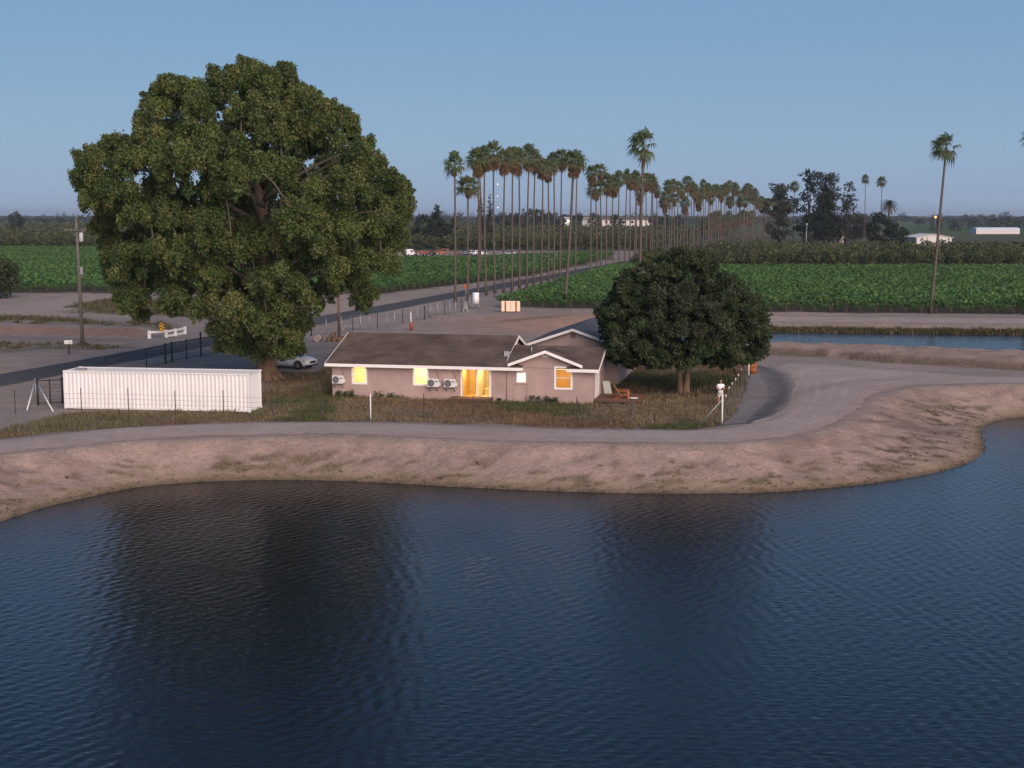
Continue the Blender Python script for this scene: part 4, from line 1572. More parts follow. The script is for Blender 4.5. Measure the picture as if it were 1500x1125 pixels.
def rakef(mb, x0, z0, x1, z1, y, hgt_=.2, t=.03):
    mb.hexa([(x0, y, z0 - hgt_), (x1, y, z1 - hgt_), (x1, y - t, z1 - hgt_), (x0, y - t, z0 - hgt_),
             (x0, y, z0 + .012), (x1, y, z1 + .012), (x1, y - t, z1 + .012), (x0, y - t, z0 + .012)])


rakef(fb, gx - ghw - .02, gz - gsl * (ghw + .02), gx, gz, -OV - .003)
rakef(fb, gx, gz, gx + ghw + .02, gz - gsl * (ghw + .02), -OV - .003)
fb.build('fascia', TRIM, house)

# rooms behind the openings, each with its lamp


def room(x0, x1, y1, z0, z1, m, watts, col, lamp=(0.5, .6), extras=None):
    mb = MB()
    a, b = .17, y1
    v = [(x0, a, z0), (x1, a, z0), (x1, b, z0), (x0, b, z0), (x0, a, z1), (x1, a, z1), (x1, b, z1), (x0, b, z1)]
    mb.add(v, [(0, 1, 2, 3), (7, 6, 5, 4), (3, 2, 6, 7), (0, 3, 7, 4), (2, 1, 5, 6)])
    o = mb.build('room', m, house)
    lm = MB()
    cx, cy, q = (x0 + x1) / 2, a + (b - a) * .42, min(1.1, (x1 - x0) * .44)
    lm.box((cx - q, cy - q, z1 - .05), (cx + q, cy + q, z1 - .012))
    lm.build('ceiling_lamp', glow_mat('lamp_glow_%d' % int(watts * 100 + x0 * -1), col, watts), house)
    return o


YEL = (1.0, .82, .46)
room(W1[0] - 1.0, W1[1] + 1.2, 3.2, .06, 2.36, ROOM, 15, YEL)
room(W2[0] - .8, W2[1] + .8, 2.6, .06, 2.36, ROOM, 15, (1, .88, .52))
room(SD[0] - .25, SD[0] + .95, 3.2, .06, 2.36, ROOM_O, 24, (1, .74, .30))
room(SD[0] + .97, SD[1] + .3, 3.4, .06, 2.36, ROOM, 17, (1, .80, .42))
room(W4[0] - .5, W4[1] + .5, 1.8, .06, 2.36, ROOM_W, 9, (1, .86, .62))
room(W3[0] - .7, W3[1] + .5, 3.2, .06, 2.36, ROOM_O, 4.2, (1, .72, .30))
fan = MB()
fx_ = (W1[0] + W1[1]) / 2
fan.tube([(fx_, 1.6, 2.35), (fx_, 1.6, 1.95)], .03, 6)
for k in range(4):
    a = k * math.pi / 2 + .3
    fan.box((fx_ - .5, 1.54, 1.93), (fx_ + .5, 1.66, 1.95), rz=a)
fan.build('ceiling_fan', mat('fan_brown', (.06, .04, .03), .6), house)
dr = MB()
dr.box((SD[1] - .75, 3.3, .07), (SD[1] - .05, 3.36, 2.0))
dr.build('inner_door', mat('door_cream', (.85, .75, .5), .6), house)
cn = MB()
cn.box((SD[0] + 1.05, 2.4, .07), (SD[0] + 1.75, 3.3, .55))
cn.build('cabinet', mat('cabinet_cream', (.8, .62, .3), .6), house)


def window(name, rect, bars, y=0.0, fr=.12, glass=GLASS):
    a, b, c, d = rect
    w = MB()
    o_ = fr * 1.0
    for lo, hi in (((a - o_, c - o_), (b + o_, c)), ((a - o_, d), (b + o_, d + o_)), ((a - o_, c), (a, d)), ((b, c), (b + o_, d))):
        w.box((lo[0], y - .03, lo[1]), (hi[0], y + .05, hi[1]))
    win = w.build(name, TRIM, house)
    if bars:
        s = MB()
        for k in bars:
            if k[0] == 'h':
                s.box((a, y + .03, k[1] - .022), (b, y + .07, k[1] + .022))
            else:
                s.box((k[1] - .035, y + .02, c), (k[1] + .035, y + .075, d))
        s.build('sash', TRIM, win)
    g = MB()
    g.box((a, y + .085, c), (b, y + .093, d))
    g.build('pane', glass, win)
    return win


window('window', W1, [('h', (W1[2] + W1[3]) / 2)])
window('window', W2, [('h', (W2[2] + W2[3]) / 2)])
FROST = glow_mat('frosted_lit_glass', (1.0, .80, .50), 1.15)
window('window', W4, None, fr=.05, glass=FROST)
window('window', W3, [('h', (W3[2] + W3[3]) / 2)], fr=.13)
sd = window('sliding_door', SD, [('v', SD[0] + (SD[1] - SD[0]) * .53)], fr=.11)
sd['label'] = 'lit sliding glass door with white frame'
# patio door in the end wall
pd = MB()
x_ = .0
for lo, hi in (((side_hole[0] - .1, .15), (side_hole[1] + .1, .25)), ((side_hole[0] - .1, 2.28), (side_hole[1] + .1, 2.38)), ((side_hole[0] - .1, .25), (side_hole[0], 2.28)), ((side_hole[1], .25), (side_hole[1] + .1, 2.28)),
               ((1.72, .25), (1.80, 2.28))):
    pd.box((-.05, lo[0], lo[1]), (.035, hi[0], hi[1]))
pdo = pd.build('patio_door', TRIM, house)
pg = MB()
pg.box((-.03, side_hole[0], .25), (-.02, side_hole[1], 2.28))
pg.build('pane', mat('dark_glass', (.02, .025, .03), .05, .6), pdo)
# gable vent, crawl-space hole, conduit, meter panel outline
v = MB()
gvz = WALLPT(801, 519)[1]
for lo, hi in (((-.21, -.2), (.21, -.14)), ((-.21, .14), (.21, .2)), ((-.21, -.14), (-.15, .14)), ((.15, -.14), (.21, .14))):
    v.box((gx + lo[0], -.035, gvz + lo[1]), (gx + hi[0], -.003, gvz + hi[1]))
for k in range(4):
    v.box((gx - .15, -.02, gvz - .12 + k * .07), (gx + .15, -.004, gvz - .085 + k * .07))
v.build('gable_vent', TRIM, house)
v = MB()
u0, z0_ = WALLPT(731, 585.5)
v.box((u0 - .17, -.012, max(.05, z0_ - .13)), (u0 + .15, .05, z0_ + .12))
v.build('crawl_vent', mat('hole_black', (.008, .007, .007), 1), house)
v = MB()
u0 = WALLPT(742.5, 560)[0]
v.tube([(u0, -.03, 0), (u0, -.03, 2.24)], .028, 6)
v.build('conduit', mat('stucco_pipe', (.25, .17, .15), .8), house)
v = MB()
pr = px_rect(753, 771.5, 563.5, 590)
v.box((pr[0], -.03, .05), (pr[1], -.004, pr[3]))
v.build('access_panel', STUCCO, house)
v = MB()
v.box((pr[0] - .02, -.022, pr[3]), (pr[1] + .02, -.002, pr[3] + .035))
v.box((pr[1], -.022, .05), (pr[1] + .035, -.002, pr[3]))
v.build('panel_shade', mat('stucco_shadow', (.19, .13, .115), .9), house)  # dark strips painted as shade along the panel's top and side


# outdoor air conditioners hung on the front wall
def H2W(u, y, z):
    return P0 + HU * u + HV * y + Vector((0, 0, z))


def aircon():
    root = thing('air_conditioner', 'white outdoor air conditioner hung near the end corner of the house', 'air conditioner')
    b = MB()
    b.box((-.42, -.40, 0), (.40, -.10, .58))
    b.build('casing', ACW, root, .025)
    c = MB()
    c.tube([(-.12, -.405, .29), (-.12, -.42, .29)], .25, 20)
    fr = c.build('fan_grille', mat('fan_dark', (.10, .10, .115), .6), root)
    g = MB()
    for k in range(4):
        r_ = .07 + .055 * k
        pts = [(-.12 + r_ * math.cos(t), -.425, .29 + r_ * math.sin(t)) for t in [i * math.pi / 10 for i in range(21)]]
        g.tube(pts, .006, 4)
    for k in range(6):
        a = k * math.pi / 3
        g.tube([(-.12, -.428, .29), (-.12 + .25 * math.cos(a), -.428, .29 + .25 * math.sin(a))], .008, 4)
    g.build('grille_wire', GREYM, fr)
    s = MB()
    s.box((.40, -.36, .08), (.52, -.14, .34))
    s.build('valve_cover', ACW, root, .02)
    l = MB()
    l.box((.17, -.408, .36), (.36, -.402, .44))
    l.build('name_plate', mat('plate_dark', (.08, .08, .09), .5), root)
    for sx in (-.3, .28):
        k = MB()
        k.box((sx - .02, -.42, -.05), (sx + .02, -.005, -.005))
        k.hexa([(sx - .015, -.38, -.06), (sx + .015, -.38, -.06), (sx + .015, -.01, -.36), (sx - .015, -.01, -.36),
                (sx - .015, -.38, -.05 + .01), (sx + .015, -.38, -.04), (sx + .015, -.01, -.31), (sx - .015, -.01, -.31)])
        k.build('bracket', mat('bracket_brown', (.10, .065, .055), .7), root)
    p = MB()
    p.tube(bez((.46, -.2, .3), (.5, -.06, .7), (.15, -.03, 1.05), 6), .03, 6)
    p.build('pipe', mat('pipe_tan', (.30, .22, .19), .7), root)
    return root


acs = [(497, 561, 'white outdoor air conditioner hung near the end corner of the house'),
       (636, 566, 'white outdoor air conditioner beside the second lit window'),
       (660.5, 566.5, 'white outdoor air conditioner nearer the sliding door')]
ac0 = aircon()
for i, (px_, py_, lab) in enumerate(acs):
    u_, z_ = WALLPT(px_, py_)
    w_ = H2W(u_, 0, z_)
    if i == 0:
        ac0.location, ac0.rotation_euler = w_, (0, 0, HA)
        ac0['group'] = 'air conditioners on the house front'
    else:
        dup(ac0, w_, HA, None, lab, 'air conditioners on the house front')


# step under the sliding door, side deck
def deck(name, label, cat, u0, u1, y0, y1, z, planks, along_x=True, legs=True):
    root = thing(name, label, cat, P0, HA)
    d = MB()
    n = planks
    for k in range(n):
        if along_x:
            a, b = y0 + (y1 - y0) * k / n, y0 + (y1 - y0) * (k + 1) / n - .012
            d.box((u0, a, z - .04), (u1, b, z + .002 * (k % 3)))
        else:
            a, b = u0 + (u1 - u0) * k / n, u0 + (u1 - u0) * (k + 1) / n - .012
            d.box((a, y0, z - .04), (b, y1, z + .002 * (k % 3)))
    d.build('decking', WOOD, root)
    f = MB()
    f.box((u0 + .03, y0 + .02, z - .2), (u1 - .03, y0 + .06, z - .045))
    f.box((u0 + .03, y1 - .06, z - .2), (u1 - .03, y1 - .02, z - .045))
    f.box((u0 + .03, y0 + .06, z - .2), (u0 + .07, y1 - .06, z - .045))
    f.box((u1 - .07, y0 + .06, z - .2), (u1 - .03, y1 - .06, z - .045))
    f.build('frame', mat('deck_frame', (.10, .055, .042), .8), root)
    for a in (u0 + .15, (u0 + u1) / 2, u1 - .15):
        for b in (y0 + .12, y1 - .12):
            l = MB()
            l.box((a - .05, b - .05, -.25), (a + .05, b + .05, z - .2))
            l.build('leg', WOOD, root)
    return root


u0, u1 = WALLPT(664, 586)[0], WALLPT(723, 586)[0]
deck('wooden_step', 'weathered wooden step below the lit sliding door', 'step', u0, u1, -1.15, -.02, .30, 7)
dk = deck('wooden_deck', 'low reddish wooden deck at the end of the house', 'deck', .06, 3.3, .25, 3.3, .32, 20)


def deck_chair():
    u_, y_ = 1.95, 1.2
    root = thing('deck_chair', 'reddish cedar slant-back chair on the low wooden deck', 'chair', H2W(u_, y_, .325), HA + R(-82))
    # faces +y locally after turning
    b = MB()
    for k in range(5):
        x = -.26 + k * .13
        b.hexa([(x - .06, -.18, .16), (x + .06, -.18, .16), (x + .06, -.155, .15), (x - .06, -.155, .15),
                (x - .06, -.72, .98 + (.05 if k in (1, 2, 3) else 0)), (x + .06, -.72, .98 + (.05 if k in (1, 2, 3) else 0)), (x + .06, -.695, .98), (x - .06, -.695, .98)])
    b.build('backrest', CEDAR, root)
    s = MB()
    for k in range(5):
        y = -.16 + k * .125
        z = .19 + k * .04
        s.box((-.3, y, z), (.3, y + .11, z + .025))
    s.build('seat', CEDAR, root)
    for sx in (-.33, .33):
        a = MB()
        a.box((sx - .06, -.42, .52), (sx + .06, .42, .545))
        a.build('armrest', CEDAR, root)
        l = MB()
        l.box((sx - .02, .30, 0), (sx + .02, .40, .52))
        l.build('leg', CEDAR, root)
        l = MB()
        l.hexa([(sx - .02, -.62, 0), (sx + .02, -.62, 0), (sx + .02, -.50, 0), (sx - .02, -.50, 0), (sx - .02, .28, .30), (sx + .02, .28, .30), (sx + .02, .38, .40), (sx - .02, .38, .40)])
        l.build('leg', CEDAR, root)
    return root


deck_chair()
root = thing('floor_tray', 'small white flat tray lying on the deck beside the cedar chair', 'tray', H2W(2.7, 1.15, .327), HA)
b = MB()
b.box((-.26, -.12, 0), (.26, .12, .015))
b.build('base', ACW, root)
b = MB()
for lo, hi in (((-.28, -.14), (.28, -.12)), ((-.28, .12), (.28, .14)), ((-.28, -.12), (-.26, .12)), ((.26, -.12), (.28, .12))):
    b.box((lo[0], lo[1], 0), (hi[0], hi[1], .05))
b.build('rim', ACW, root)
root = thing('leaning_board', 'pale grey-green board leaning at the end wall of the house behind the deck', 'board', H2W(.55, 3.9, 0), HA)
b = MB()
b.hexa([(-.28, -.02, .1), (.28, -.02, .1), (.28, .03, .1), (-.28, .03, .1), (-.46, .02, 1.15), (.06, .02, 1.15), (.06, .07, 1.15), (-.46, .07, 1.15)])
b.build('panel', mat('board_pale', (.40, .43, .38), .7), root)
b = MB()
b.box((-.30, .04, -.1), (-.24, .09, .95))
b.build('stake', WOOD, root)

# rear building: gable end seen above the low wing
RB0 = H2W(-3.15, 10.6, 0)
rear = thing('rear_building', 'gabled outbuilding with blue-grey roof half hidden behind the house', 'outbuilding', RB0, HA)
rbw, rbl, rbe = 3.55, 11.5, 2.95
gd = (RB0 - Vector((0, 0, 0))).y
rap = GZ(481, gd)
rs_ = .34
reave = rap - rs_ * (rbw + .4)
wb = MB()
wb.add([(-rbw, 0, -.2), (rbw, 0, -.2), (rbw, 0, reave + .05), (0, 0, rap - .13), (-rbw, 0, reave + .05)], [(0, 1, 2, 3, 4)])
wb.add([(rbw, 0, -.2), (rbw, rbl, -.2), (rbw, rbl, reave + .05), (rbw, 0, reave + .05)], [(0, 1, 2, 3)])
wb.add([(-rbw, 0, -.2), (-rbw, rbl, -.2), (-rbw, rbl, reave + .05), (-rbw, 0, reave + .05)], [(3, 2, 1, 0)])
wb.add([(-rbw, rbl, -.2), (rbw, rbl, -.2), (rbw, rbl, reave + .05), (0, rbl, rap - .13), (-rbw, rbl, reave + .05)], [(4, 3, 2, 1, 0)])
wb.build('wall', STUCCO2, rear)
rm = MB()
e_ = rbw + .4
slab(rm, (-e_, -.35, rap - rs_ * e_), (0, -.35, rap), (0, rbl + .3, rap), (-e_, rbl + .3, rap - rs_ * e_), .12)
slab(rm, (0, -.35, rap), (e_, -.35, rap - rs_ * e_), (e_, rbl + .3, rap - rs_ * e_), (0, rbl + .3, rap), .12)
rm.build('roof', SHINGLE2, rear)
fb = MB()
rakef(fb, -e_, rap - rs_ * e_, 0, rap, -.353)
rakef(fb, 0, rap, e_, rap - rs_ * e_, -.353)
fb.box((e_ + .002, -.35, rap - rs_ * e_ - .2), (e_ + .03, rbl + .3, rap - rs_ * e_ + .01))
fb.build('fascia', TRIM, rear)
v = MB()
v.box((-.2, -.03, rap - .75), (.2, -.003, rap - .4))
v.build('gable_vent', mat('vent_brown', (.16, .11, .10), .8), rear)


# ------------------------------------------------------------------ shipping container
def container():
    L_, W_, H_ = 12.19, 2.44, 2.59
    pr_ = Vector((*G(366, 605.5), 0))
    pl_ = Vector((*G(94.5, 599.5), 0))
    d = (pr_ - pl_)
    ang = math.atan2(d.y, d.x)
    root = thing('shipping_container', 'long white corrugated steel shipping container standing in dry grass', 'shipping container', pl_ + Vector((0, 0, .05)), ang)
    CW = mat('container_white', (0.70, 0.69, 0.675), .55, .35, var=.07, vscale=2.2, stretch=(1, 1, .22))
    nt = CW.node_tree
    L_ = d.length

    def corr(x0, x1, pitch, dep):
        pts = []
        x = x0
        n = int(round((x1 - x0) / pitch))
        p = (x1 - x0) / n
        for i in range(n):
            a = x0 + i * p
            pts += [(a, 0), (a + p * .28, 0), (a + p * .5, dep), (a + p * .78, dep)]
        pts.append((x1, 0))
        return pts
    zb, zt = .16, H_ - .10
    for nm, y_, sg in (('side_panel', .02, 1), ('side_panel', W_ - .02, -1)):
        m = MB()
        pr = corr(.12, L_ - .12, .278, .075)
        vs = [(x, y_ + sg * dd, zb) for x, dd in pr] + [(x, y_ + sg * dd, zt) for x, dd in pr]
        n = len(pr)
        m.add(vs, [(i, i + 1, n + i + 1, n + i) for i in range(n - 1)])
        m.build(nm, CW, root)
    for nm, x_, sg in (('end_panel', L_ - .03, -1), ('end_panel', .03, 1)):
        m = MB()
        pr = corr(.12, W_ - .12, .24, .03)
        vs = [(x_ + sg * dd, y, zb) for y, dd in pr] + [(x_ + sg * dd, y, zt) for y, dd in pr]
        n = len(pr)
        m.add(vs, [(i, i + 1, n + i + 1, n + i) for i in range(n - 1)])
        m.build(nm, CW, root)
    m = MB()
    pr = corr(.1, L_ - .1, .24, -.02)
    vs = [(x, .06, H_ - .03 + dd) for x, dd in pr] + [(x, W_ - .06, H_ - .03 + dd) for x, dd in pr]
    n = len(pr)
    m.add(vs, [(i, i + 1, n + i + 1, n + i) for i in range(n - 1)])
    m.build('roof', CW, root)
    m = MB()
    for y in (0, W_ - .07):
        m.box((.1, y, zt), (L_ - .1, y + .07, H_ - .01))
        m.box((.1, y, .02), (L_ - .1, y + .07, zb))
    for x in (0, L_ - .1):
        m.box((x, .1, zt), (x + .1, W_ - .1, H_ - .012))
        m.box((x, .1, .02), (x + .1, W_ - .1, zb))
    m.build('rail', CW, root)
    m = MB()
    m.box((.1, .07, .03), (L_ - .1, W_ - .07, .12))
    m.build('floor', mat('container_floor', (.10, .08, .07), .8), root)
    for x in (0, L_ - .13):
        for y in (0, W_ - .13):
            p = MB()
            p.box((x, y, .13), (x + .13, y + .13, H_ - .13))
            po = p.build('corner_post', CW, root)
            for z in (-.01, H_ - .12):
                c = MB()
                c.box((x - .012, y - .012, z), (x + .17, y + .15, z + .13))
                c.build('corner_casting', CW, po, .012)
    v = MB()
    v.box((.55, .5, H_ - .03), (1.3, 1.0, H_ + .09))
    v.build('roof_cover', GREYM, root, .03)
    # timber sleepers under it
    for x in (.35, 4.1, 8.0, L_ - .6):
        s = MB()
        s.box((x, -.1, -.16), (x + .25, W_ + .1, -.015))
        s.build('sleeper', WOOD, root)


container()


# ------------------------------------------------------------------ vehicles
CARW = mat('car_white', (.66, .66, .67), .25, .5)
TYRE = mat('tyre_rubber', (.018, .018, .019), .85, .2)
RIM = mat('wheel_alloy', (.20, .20, .21), .35, .5, .7)
CGLASS = mat('car_glass', (.012, .015, .018), .06, .6)
PLASTIC = mat('black_plastic', (.02, .02, .022), .6, .3)
LAMPG = mat('lamp_lens', (.50, .50, .52), .12, .6)
REDL = mat('tail_lens', (.25, .01, .01), .2, .5)


def loft(mb, secs, cap=True):
    """secs: list of rings (same number of points)"""
    n = len(secs[0])
    vs = [p for s in secs for p in s]
    fs = []
    for i in range(len(secs) - 1):
        for k in range(n):
            fs.append((i * n + k, i * n + (k + 1) % n, (i + 1) * n + (k + 1) % n, (i + 1) * n + k))
    if cap:
        fs += [tuple(range(n))[::-1], tuple((len(secs) - 1) * n + k for k in range(n))]
    mb.add(vs, fs, True)


def wheel(root, x, y, r, side, tw=.22):
    w = MB()
    w.tube([(x, y - tw / 2, r), (x, y - tw / 2 + .03, r), (x, y + tw / 2 - .03, r), (x, y + tw / 2, r)], [r * .93, r, r, r * .93], 22)
    wo = w.build('wheel', TYRE, root)
    q = MB()
    yy_ = y + side * (tw / 2 + .004)
    q.tube([(x, yy_ - side * .03, r), (x, yy_, r)], r * .60, 18)
    for k in range(5):
        a = k * 2 * math.pi / 5
        q.tube([(x, yy_ + side * .008, r), (x + .62 * r * math.cos(a), yy_ + side * .008, r + .62 * r * math.sin(a))], .035, 5)
    q.build('rim', RIM, wo)


def car(name, label, cat, loc, rotz, paint, dark=False, pickup=False, group=None):
    """vehicle along +x, 4.7 m long, nose at +x"""
    root = thing(name, label, cat, loc, rotz, group)

    def ring(x, zb, zt, hw, crown=.05):
        return [(x, -hw * .92, zb), (x, -hw, zb + (zt - zb) * .35), (x, -hw * .97, zt - (zt - zb) * .15), (x, -hw * .86, zt), (x, 0, zt + crown), (x, hw * .86, zt), (x, hw * .97, zt - (zt - zb) * .15),
                (x, hw, zb + (zt - zb) * .35), (x, hw * .92, zb)]
    b = MB()
    loft(b, [ring(-2.33, .42, .92, .78), ring(-2.2, .32, 1.05, .88), ring(-1.6, .30, 1.08, .93), ring(-.4, .28, 1.06, .94), ring(.75, .28, 1.04, .94), ring(1.15, .28, 1.0, .93), ring(1.85, .30, .93, .90), ring(2.18, .34, .84, .84), ring(2.34, .42, .72, .72)])
    body = b.build('body', paint, root)
    c = MB()

    def cr(x, hw, zt):
        return [(x, -hw, 1.02), (x, -hw * .84, zt), (x, hw * .84, zt), (x, hw, 1.02)]
    xr = -2.15 if not pickup else -.55
    # cabin as glass with a painted roof
    c.hexa([(xr, -.86, 1.03), (1.05, -.86, 1.0), (1.05, .86, 1.0), (xr, .86, 1.03), (xr + .42, -.66, 1.60), (.12, -.66, 1.62), (.12, .66, 1.62), (xr + .42, .66, 1.60)])
    c.build('window_glass', CGLASS, root, .04)
    t = MB()
    t.hexa([(xr + .34, -.69, 1.585), (.2, -.69, 1.60), (.2, .69, 1.60), (xr + .34, .69, 1.585), (xr + .46, -.58, 1.68), (.02, -.58, 1.70), (.02, .58, 1.70), (xr + .46, .58, 1.68)])
    for sy in (-1, 1):
        for x0_, x1_ in ((-.55, -.62), (.35, .12)) if not pickup else ((.3, .1),):
            t.hexa([(x0_ - .05, sy * .872, 1.0), (x0_ + .05, sy * .872, 1.0), (x0_ + .05, sy * .85, 1.0), (x0_ - .05, sy * .85, 1.0),
                    (x1_ - .05, sy * .69, 1.6), (x1_ + .05, sy * .69, 1.6), (x1_ + .05, sy * .66, 1.6), (x1_ - .05, sy * .66, 1.6)])
        t.hexa([(1.02, sy * .875, 1.0), (1.1, sy * .875, 1.0), (1.1, sy * .84, 1.0), (1.02, sy * .84, 1.0), (.1, sy * .68, 1.61), (.2, sy * .68, 1.61), (.2, sy * .65, 1.61), (.1, sy * .65, 1.61)])
        t.hexa([(xr - .03, sy * .875, 1.03), (xr + .25, sy * .875, 1.03), (xr + .25, sy * .84, 1.03), (xr - .03, sy * .84, 1.03), (xr + .36, sy * .685, 1.6), (xr + .6, sy * .685, 1.6), (xr + .6, sy * .65, 1.6), (xr + .36, sy * .65, 1.6)])
    t.build('roof', paint, root, .02)
    for sy in (-1, 1):
        for x in (-1.42, 1.42):
            wheel(root, x, sy * .84, .35, sy)
            a = MB()
            pts = [(x + .41 * math.cos(q), sy * .925, .35 + .41 * math.sin(q)) for q in [math.pi * k / 10 for k in range(11)]]
            a.tube(pts, .045, 6)
            a.build('wheel_arch', PLASTIC, root)
        h = MB()
        h.hexa([(2.05, sy * .55, .70), (2.30, sy * .5, .66), (2.1, sy * .87, .70), (1.85, sy * .9, .74), (2.0, sy * .55, .84), (2.24, sy * .5, .80), (2.06, sy * .85, .84), (1.82, sy * .88, .88)])
        h.build('headlight', LAMPG, root)
        q = MB()
        q.box((-2.34, sy * .74 - .1, .78), (-2.2, sy * .74 + .1, 1.0))
        q.build('tail_light', REDL, root)
        m = MB()
        m.box((.72, sy * .95 - .1, 1.02), (.9, sy * .95 + .1, 1.16))
        m.build('mirror', paint, root, .03)
        d = MB()
        d.box((-.55, sy * .945 - .004, .36), (-.54, sy * .945 + .004, 1.0))
        d.box((.40, sy * .945 - .004, .36), (.41, sy * .945 + .004, 1.0))
        d.box((-.42, sy * .95 - .015, .86), (-.24, sy * .95 + .015, .90))
        d.box((.52, sy * .95 - .015, .86), (.70, sy * .95 + .015, .90))
        d.build('door_trim', PLASTIC, root)
    g = MB()
    g.box((2.24, -.45, .52), (2.365, .45, .72))
    g.build('grille', PLASTIC, root, .02)
    g = MB()
    g.box((2.1, -.8, .30), (2.34, .8, .42))
    g.box((-2.33, -.8, .32), (-2.1, .8, .46))
    g.build('bumper', PLASTIC, root, .03)
    return root


fw = Vector((*G(437, 541.5), 0))
ca = R(-24)
cpos = fw - Vector((math.cos(ca), math.sin(ca), 0)) * 1.42 + Vector((-math.sin(ca), math.cos(ca), 0)) * .84
car('parked_car', 'white family car parked in the shade under the sycamore', 'car', cpos, ca, CARW)
# machinery and cars by the vineyard's far edge
VD = 424
for px_, lab, name, pt, an in ((702.5, 'white car parked behind the vineyard between two palm trunks', 'parked_car', CARW, 25), (746, 'pale car farthest along the line behind the vineyard', 'parked_car', mat('car_silver', (.42, .44, .44), .35, .5, .3), 160)):
    car(name, lab, 'car', (GX(px_, VD + 6), VD + 6, 0), R(an), pt)
car('pickup_truck', 'dark pickup truck parked behind the vineyard, next to the white car', 'pickup truck', (GX(681, VD), VD, 0), R(12), mat('car_navy', (.02, .022, .04), .35, .5), pickup=True)
car('parked_car', 'small white car nose showing beside the dark pickup', 'car', (GX(690, VD + 5), VD + 5, 0), R(70), CARW)


def tractor(label, px_, d, paint, rz_, loader=False, low=False):
    root = thing('tractor', label, 'tractor', (GX(px_, d), d, 0), rz_)
    b = MB()
    b.box((-.2, -.38, .65), (1.7, .38, 1.35))
    b.box((-1.0, -.3, .5), (-.2, .3, 1.1))
    b.build('body', paint, root, .08)
    s = MB()
    s.box((-.95, -.3, 1.1), (-.45, .3, 1.2))
    s.box((-1.05, -.3, 1.2), (-.95, .3, 1.6))
    s.build('seat', PLASTIC, root, .03)
    for sy in (-1, 1):
        for x, r_ in ((-.8, .75), (1.3, .42)):
            wheel(root, x, sy * .75, r_, sy, .34)
        f = MB()
        f.prism([(-1.6, .9), (-1.45, 1.45), (-.8, 1.65), (-.2, 1.45), (-.05, 1.0), (-.2, 1.0), (-.4, 1.35), (-.8, 1.5), (-1.3, 1.35), (-1.45, .9)], 'y', sy * .58, sy * .95)
        f.build('fender', paint, root)
    if not low:
        for x in (-1.2, .0):
            for y in (-.5, .5):
                c = MB()
                c.box((x - .04, y - .04, 1.0), (x + .04, y + .04, 2.5))
                c.build('roof_post', PLASTIC, root)
        r_ = MB()
        r_.box((-1.4, -.65, 2.5), (.2, .65, 2.62))
        r_.build('roof', paint, root, .03)
    if loader:
        l = MB()
        for y in (-.55, .55):
            l.tube([(-.2, y, 1.7), (1.4, y, 2.4), (2.4, y, 2.0)], .1, 6)
        l.box((2.2, -.9, 1.7), (2.8, .9, 2.15))
        l.build('loader_arm', paint, root)
    e = MB()
    e.tube([(1.2, .2, 1.3), (1.2, .2, 2.0)], .05, 6)
    e.build('exhaust', DARKM, root)


RED = mat('paint_red', (.22, .04, .035), .5, .4)
ORANGE = mat('paint_orange', (.36, .10, .025), .5, .4)
RUST = mat('paint_rust', (.20, .065, .04), .7, .3, var=.2)
tractor('red tractor farthest from the palms behind the vineyard', 615, VD, RED, R(15), low=True)
tractor('faded red low tractor beside the orange loader', 629, VD + 1, RUST, R(170), low=True)
tractor('orange loader tractor with raised arms behind the vineyard', 644, VD, ORANGE, R(5), loader=True)
# flat red trailer and a white van
root = thing('farm_trailer', 'rusty flat trailer between the orange loader and the dark pickup', 'trailer', (GX(664, VD - 1), VD - 1, 0), R(4))
b = MB()
b.box((-2.2, -.9, .75), (2.0, .9, .95))
b.build('bed', RUST, root)
b = MB()
b.box((-2.2, -.9, .95), (-2.1, .9, 1.5))
b.box((.9, -.9, .95), (2.0, .9, 1.35))
b.build('headboard', RUST, root)
for x in (-1.2, 1.2):
    for sy in (-1, 1):
        wheel(root, x, sy * .95, .38, sy)
b = MB()
b.tube([(2.0, 0, .8), (3.0, 0, .6)], .06, 6)
b.build('drawbar', RUST, root)
root = thing('utility_van', 'white van with sloping nose at the end of the parked line, by the sycamore', 'van', (GX(600, VD), VD, 0), R(35))
b = MB()
b.prism([(-1.7, .35), (1.9, .35), (1.95, .9), (1.2, 1.1), (.55, 2.15), (-1.6, 2.2)], 'y', -.9, .9)
b.build('body', CARW, root, .1)
b = MB()
b.hexa([(1.17, -.8, 1.13), (1.17, .8, 1.13), (1.14, .8, 1.12), (1.14, -.8, 1.12), (.65, -.75, 2.02), (.65, .75, 2.02), (.62, .75, 2.0), (.62, -.75, 2.0)])
b.box((-.2, -.905, 1.2), (.5, -.895, 1.8))
b.box((-.2, .895, 1.2), (.5, .905, 1.8))
b.build('window_glass', CGLASS, root)
for x in (-1.1, 1.2):
    for sy in (-1, 1):
        wheel(root, x, sy * .84, .34, sy)


# ------------------------------------------------------------------ fences
FPOST = mat('steel_post_dark', (.045, .042, .042), .7, .3, .3, var=.2)
FPOSTW = mat('steel_post_white', (.62, .62, .62), .6, .3, var=.05)
WIRE = mat('fence_wire', (.16, .15, .145), .55, .4, .6)
BLACKP = mat('black_pipe', (.012, .012, .014), .5, .4)
GALV = mat('galvanised', (.30, .30, .31), .5, .4, .6)
TIP = mat('post_tip_white', (.42, .40, .37), .6)


def wires(pts, heights, r, name, m, parent, sag=0.0):
    mb = MB()
    for a, b in zip(pts[:-1], pts[1:]):
        a, b = Vector(a), Vector(b)
        for h in heights:
            mb.tube([a + Vector((0, 0, h)), (a + b) / 2 + Vector((0, 0, h - sag)), b + Vector((0, 0, h))], r, 4, False)
    o = mb.build(name, m, parent)
    return o


